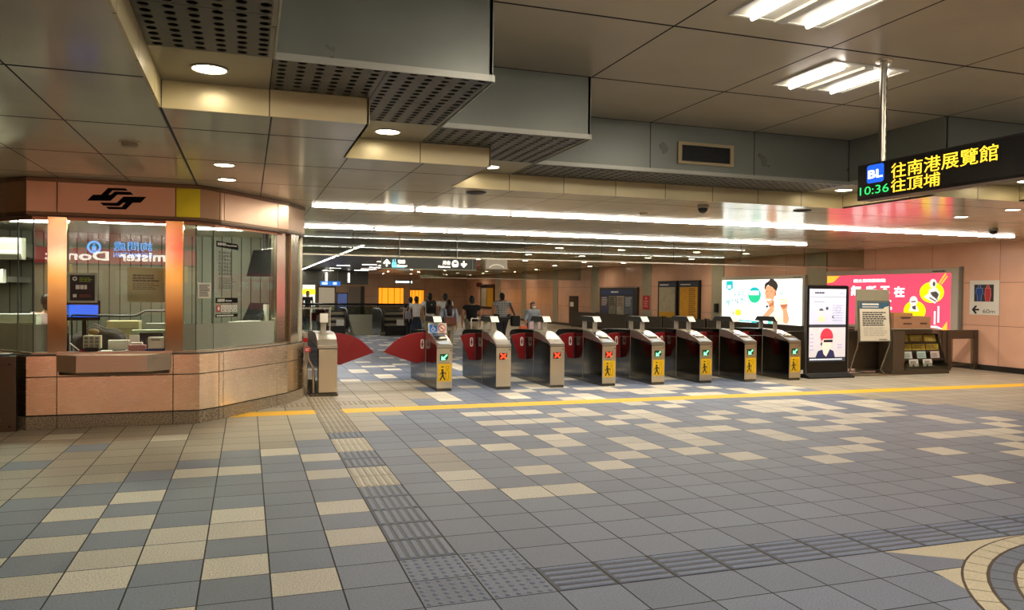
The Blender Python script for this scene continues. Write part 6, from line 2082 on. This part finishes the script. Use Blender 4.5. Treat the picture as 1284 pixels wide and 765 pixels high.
MB().tube([(-0.05, 0, 0.23), (0.0, 0.0, 0.33), (0.05, 0, 0.23)], 0.007, 8).build('handles', mat('bag_orange', '#e2561c', 0.5), t, smooth=True)
# ------------------------------------------------------------------ escalators and the far hall
M_ESC = mat('escalator_black', '#141311', 0.3)
M_ESCS = mat('escalator_steel', '#8c8674', 0.25, 0.9)
M_ESCD = mat('escalator_dark_panel', '#3b352c', 0.3, 0.4)
def escalator(x, y, w, label):
    t = thing('escalator', label, 'escalator', (x, y, 0), 0, 'escalators beyond the gates')
    for sg in (-1, 1):
        bx = sg * w / 2
        m = MB()
        pr = [(-0.0, 0.0), (-0.0, 0.35), (0.10, 0.80), (0.4, 0.98), (2.2, 0.98), (3.1, 0.7), (3.1, 0.0)]
        m.prism([(bx - 0.05, yy, z) for yy, z in pr], (0.10, 0, 0)); m.build('balustrade', M_ESCD, t, bevel=0.01)
        pth = [(bx, 0.55, 0.22), (bx, 0.1, 0.26), (bx, -0.10, 0.42), (bx, -0.16, 0.64), (bx, -0.06, 0.88), (bx, 0.2, 1.0), (bx, 0.6, 1.02), (bx, 2.2, 1.02), (bx, 3.1, 0.72)]
        MB().tube(pth, 0.055, 10).build('handrail', M_ESC, t, smooth=True)
        MB().box(bx - 0.09, bx + 0.09, -0.12, 0.7, 0.0, 0.16).build('newel_base', M_ESCS, t, bevel=0.02)
    for i in range(3):
        MB().box(-w / 2 + 0.06, w / 2 - 0.06, 0.35, 0.45, 0.36 + i * 0.22, 0.48 + i * 0.22).build('cross_panel', M_ESCS, t, bevel=0.01)
    m = MB(); m.box(-w / 2 + 0.06, w / 2 - 0.06, 0.46, 0.52, 0.0, 0.98); m.build('screen_back', M_ESC, t)
    m = MB(); m.box(0.05, 0.35, 0.33, 0.348, 0.38, 0.62); m.build('notice', M_LBLW, t)
    m = MB(); m.box(-w / 2, w / 2, -0.5, 0.34, 0.0, 0.02); m.build('comb_plate', M_ESCS, t)
    return t
escalator(5.62, 30.6, 1.15, 'dark escalator newel with steel cross panels, left of the waiting people')
escalator(3.25, 30.6, 0.85, 'narrow dark escalator newel behind the booth-side gate post')
t = thing('ramp_panel', 'sloped dark side panel of the escalator well between the two newels', 'panel', (4.3, 30.9, 0))
m = MB(); m.prism([(-0.45, 0, 0), (0.40, 0, 0), (0.48, 0.6, 0.80), (-0.45, 0.6, 0.80)], (0, 0.05, 0)); m.build('panel', mat('panel_grey_green', '#7d7a66', 0.4), t)
m = MB(); m.box(-0.45, 0.48, 0.62, 0.9, 0.30, 0.78); m.build('dark_band', mat('panel_blue_black', '#22292c', 0.3), t)
t = thing('guard_rail', 'long dark guard rail with clear panels around the escalator well', 'rail', (2.0, 34.0, 0))
MB().box(-1.0, 6.3, -0.04, 0.04, 1.12, 1.22).build('top_rail', mat('rail_dark', '#1d1a17', 0.25, 0.3), t, bevel=0.02)
for i in range(6):
    MB().box(-0.9 + i * 1.42, -0.84 + i * 1.42, -0.03, 0.03, 0, 1.12).build('post', M_ESCD, t)
GLB = pane_glass('rail_glass', '#b9c4bd', 1.2)
for i in range(5):
    MB().box(-0.80 + i * 1.42, 0.50 + i * 1.42, -0.006, 0.006, 0.08, 1.10).build('clear_panel', GLB, t)
t = thing('glass_fence', 'short clear glass fence with steel rail behind the booth-side gate', 'fence', (1.75, 23.5, 0))
MB().box(-0.6, 0.62, -0.02, 0.02, 1.19, 1.24).build('top_rail', ST_V, t, bevel=0.01)
for xe in (-0.56, 0.0, 0.55):
    MB().box(xe, xe + 0.04, -0.02, 0.02, 0, 1.19).build('post', ST_V, t)
MB().box(-0.50, -0.02, -0.005, 0.005, 0.08, 1.17).build('clear_panel', GLB, t)
MB().box(0.05, 0.52, -0.005, 0.005, 0.08, 1.17).build('clear_panel', GLB, t)
t = thing('escalator', 'sloping dark escalator side with handrail just behind the right booth end', 'escalator', (1.35, 17.8, 0), 0, 'escalators beyond the gates')
m = MB(); m.prism([(-0.25, 0.0, 0.0), (-0.25, 0.0, 0.92), (-0.25, 3.2, 1.0), (-0.25, 4.2, 0.9), (-0.25, 4.2, 0)], (0.07, 0, 0)); m.build('balustrade', M_ESCD, t)
MB().tube([(-0.21, -0.05, 0.94), (-0.21, 3.2, 1.03), (-0.21, 4.3, 0.92)], 0.045, 10).build('handrail', M_ESC, t, smooth=True)
# ticket machine-like grey cart among the people
t = thing('luggage_trolley', 'grey folding trolley standing between the waiting people and the gates', 'trolley', (5.72, 19.3, 0))
m = MB(); m.tube([(-0.22, 0, 0.1), (-0.22, 0.1, 1.05)], 0.018, 8); m.tube([(0.22, 0, 0.1), (0.22, 0.1, 1.05)], 0.018, 8); m.tube([(-0.22, 0.1, 1.05), (0.22, 0.1, 1.05)], 0.018, 8); m.build('frame', ST_V, t, smooth=True)
MB().box(-0.20, 0.20, -0.12, 0.05, 0.12, 0.62).build('bag', mat('trolley_grey', '#7f858c', 0.6), t, bevel=0.03)
for sg in (-1, 1):
    MB().tube([(sg * 0.22 - 0.02, 0, 0.07), (sg * 0.22 + 0.02, 0, 0.07)], 0.07, 14).build('wheel', M_BLACK, t)
# far wall: lit windows, door, advertisements
YF = YE - 2.0
OR_ = lit('far_window_amber', '#ff971c', 0.75)
def farx(px):   # helper: across position on the far wall
    return px
for x0, x1, z0, z1, lb in ((9.6, 11.5, 0.78, 2.05, 'larger amber lit window in the far wall'), (12.05, 13.1, 0.70, 1.90, 'smaller amber lit window in the far wall, right of the larger one')):
    t = thing('lit_window', lb, 'window', ((x0 + x1) / 2, YF, z0))
    w = (x1 - x0) / 2
    MB().box(-w, w, -0.03, -0.001, 0, z1 - z0).build('pane', OR_, t)
    m = MB(); m.box(-w - 0.06, w + 0.06, -0.06, -0.001, -0.08, -0.001); m.box(-w - 0.06, w + 0.06, -0.06, -0.001, z1 - z0 + 0.001, z1 - z0 + 0.08)
    for i in range(4):
        x = -w + (i + 0.5) * w / 2
        m.box(x - 0.02, x + 0.02, -0.045, -0.031, 0, z1 - z0)
    m.build('frame', mat('window_bronze', '#8a4f16', 0.4, 0.3), t)
t = thing('far_door', 'pale service door in the far wall left of the amber windows', 'door', (7.75, YF, 0), 0)
MB().box(-0.45, 0.45, -0.04, -0.001, 0, 2.1).build('leaf', mat('door_pale', '#83796a', 0.5), t)
MB().box(0.46, 0.75, -0.05, -0.001, 0, 2.15).build('jamb', M_ESCD, t)
t = thing('exit_sign', 'small glowing direction sign hanging before the amber windows', 'sign', (10.0, 52.0, 2.30))
t.scale = (0.55, 1, 0.8)
MB().box(-1.1, 1.1, -0.03, 0.03, 0, 0.32).build('box', mat('sign_box_dark', '#2b2a24', 0.4), t)
fr = FR((-1.1, -0.032, 0), (1, 0, 0), (0, 0, 1))
m = MB(); scribble(m, fr, 0.2, 2.0, 0.06, 0.24, 1, 0, 0.8, 9); arrow(m, fr, 0.16, 0.15, 0.22, PI / 2, 0.001); arrow(m, fr, 2.05, 0.15, 0.22, -PI / 2, 0.001); m.build('lettering', lit('exit_sign_white', '#dff5ee', 2.2), t)
for x in (-0.9, 0.9):
    MB().tube([(x, 0, 0.32), (x, 0, Z1 - 2.28)], 0.015, 6).build('hanger', M_GREYP, t)
def far_ad(name, x, y, w, z0, z1, c, st, label, cat='advertisement'):
    t = thing(name, label, cat, (x, y, 0))
    MB().box(-w / 2 - 0.06, w / 2 + 0.06, 0.0, 0.12, 0.0, z1 + 0.06).build('stand', M_ESCD, t)
    s = MB().box(-w / 2, w / 2, -0.012, -0.001, z0, z1).build('panel', lit(name + '_' + c[1:], c, st), t)
    return t, s
t, s = far_ad('light_box', 3.35, 46.0, 0.7, 0.5, 2.1, '#b8bdb0', 0.8, 'far white and yellow light box beyond the escalators')
MB().box(-0.35, 0.35, -0.016, -0.013, 1.55, 1.85).build('yellow_band', lit('far_yellow', '#e6d81e', 1.2), t)
far_ad('light_box', 4.4, 46.5, 0.9, 0.6, 1.95, '#8a7d68', 0.45, 'far grey-tan light box right of the yellow one')
far_ad('light_box', 5.35, 47.0, 0.55, 0.6, 1.6, '#3d4a72', 0.5, 'far dark blue light box nearest the far corner')
t = thing('hanging_sign', 'blue glowing overhead sign far beyond the escalators', 'sign', (4.35, 44.0, 2.05))
MB().box(-0.55, 0.55, -0.03, 0.03, 0, 0.24).build('box', lit('far_blue', '#2458a0', 0.9), t)
m = MB(); fr = FR((-0.55, -0.032, 0), (1, 0, 0), (0, 0, 1)); m.frect(fr, 0.1, 0.4, 0.05, 0.19); m.frect(fr, 0.7, 0.9, 0.05, 0.19); m.build('print', lit('far_blue_print', '#a9c6f2', 1.0), t)
for x in (-0.4, 0.4):
    MB().tube([(x, 0, 0.24), (x, 0, Z1 - 2.05)], 0.015, 6).build('hanger', M_GREYP, t)
for x, lb in ((3.05, 'upright lamp on the dark bulkhead, nearest the booth end post'), (4.75, 'upright lamp on the dark bulkhead, middle one'), (6.15, 'upright lamp on the dark bulkhead, farthest right')):
    t = thing('wall_lamp', lb, 'lamp', (x, 50.5, 2.32), 0, 'upright lamps on the dark bulkhead')
    MB().box(-0.05, 0.05, -0.06, 0.0, 0, 0.6).build('tube', lamp('upright_tube', '#f6f7ea', 1.6), t, bevel=0.02)
    MB().box(-0.12, 0.12, 0.001, 0.05, -0.05, 0.68).build('back_plate', M_GREYP, t)
bh = MB(); bh.box(-6, 7.4, 50.56, 50.8, 2.2, Z1 + 0.02); struct(bh, 'trim_1', mat('bulkhead_dark', '#4a493e', 0.4, 0.2))
# dark walls closing the escalator hall on the left
wv = MB(); wv.box(-6.0, -5.8, YDARK, YE, 0, Z1 + 0.02); struct(wv, 'wall_escalator_hall', mat('hall_dark', '#3a372f', 0.5))
t = thing('wall_bell', 'round dark red alarm bell plate high on the far wall beyond the gates', 'alarm', (XW, 56.3, 2.2))
MB().box(-0.12, -0.001, -0.55, 0.55, 0.0, 0.32).build('plate', mat('bell_red', '#4d1512', 0.4), t, bevel=0.1, seg=3)
t = thing('wall_map', 'yellow map panel on the long wall beyond the man in plaid', 'map', (XW, 54.0, 0.6))
MB().box(-0.06, -0.001, -1.5, 1.9, 0.0, 1.75).build('frame', mat('map_frame', '#17171c', 0.3, 0.3), t)
fr = FR((XW * 0 - 0.062, 1.9, 0.0), (0, -1, 0), (0, 0, 1))
MB().frect(fr, 0.2, 1.6, 0.15, 1.5, 0, 0.003).build('pale_sheet', mat('route_map_sheet', '#a89d83', 0.5), t)
MB().frect(fr, 1.75, 3.2, 0.15, 1.5, 0, 0.003).build('yellow_sheet', mat('timetable_sheet', '#d99b08', 0.5), t)

# ------------------------------------------------------------------ the hall behind the viewer: doughnut shop front
t = wthing('shop_front', 'lit shop front behind the viewer with a red sign band mirrored in the booth glass', 'shop', (-3.4, -5.0, 0))
m = MB(); m.box(-7.6, -1.2, -5.25, -5.0, 2.50, 2.96); m.build('sign_band', lit('shop_red', '#b3162b', 2.6), t)
fr = FR((0, -4.998, 0), (-1, 0, 0), (0, 0, 1))
m = MB()
put_text(m, fr, 'mister', 2.45, 3.75, 2.60, 2.86, 0.0, 0.03); put_text(m, fr, 'Donut', 4.05, 5.75, 2.60, 2.86, 0.0, 0.03)
m.build('lettering', lit('shop_white', '#fff2ea', 7.0), t)
YEL_ = lit('shop_yellow_panel', '#ffc010', 1.1)  # glowing yellow pieces added for the booth columns to mirror
for xa, xb in ((-5.75, -5.05), (-2.5, -1.8)):
    m = MB(); m.box(xa, xb, -5.12, -5.0, 1.95, 2.46); m.build('yellow_panel', YEL_, t)
WOOD = mat('shop_warm_wall', '#c4a587', 0.5)
m = MB(); m.box(-7.6, -1.2, -7.6, -7.5, 0, 2.5); m.box(-7.7, -7.6, -7.6, -5.0, 0, 2.96); m.box(-1.2, -1.1, -7.6, -5.0, 0, 2.96); m.build('inner_walls', WOOD, t)
m = MB(); m.box(-7.6, -1.2, -7.6, -5.0, 2.96, 3.0); m.build('inner_ceiling', mat('shop_ceiling', '#d8c3a0', 0.6), t)
m = MB(); m.box(-7.2, -1.6, -5.6, -5.1, 0.0, 0.95); m.build('counter', mat('shop_counter', '#b3733f', 0.4), t)
m = MB()
for i in range(4):
    m.box(-7.2 + i * 1.5, -6.1 + i * 1.5, -7.48, -7.42, 1.55, 2.35)
m.build('menu_board', lit('shop_menu', '#cfc3a6', 0.2), t)
m = MB()
for i in range(4):
    m.box(-7.0 + i * 1.5, -6.2 + i * 1.5, -6.8, -6.0, 2.93, 2.955)
m.build('shop_lamp', lamp('shop_lamp', '#ffdfb8', 9.5), t)
wq = MB(); wq.box(XL, -7.7, -5.3, -5.1, 0, Z1); wq.box(-1.1, XW, -5.3, -5.1, 0, Z3 + 0.1); struct(wq, 'wall_behind', mat('wall_behind_tan', '#a58b6c', 0.35))
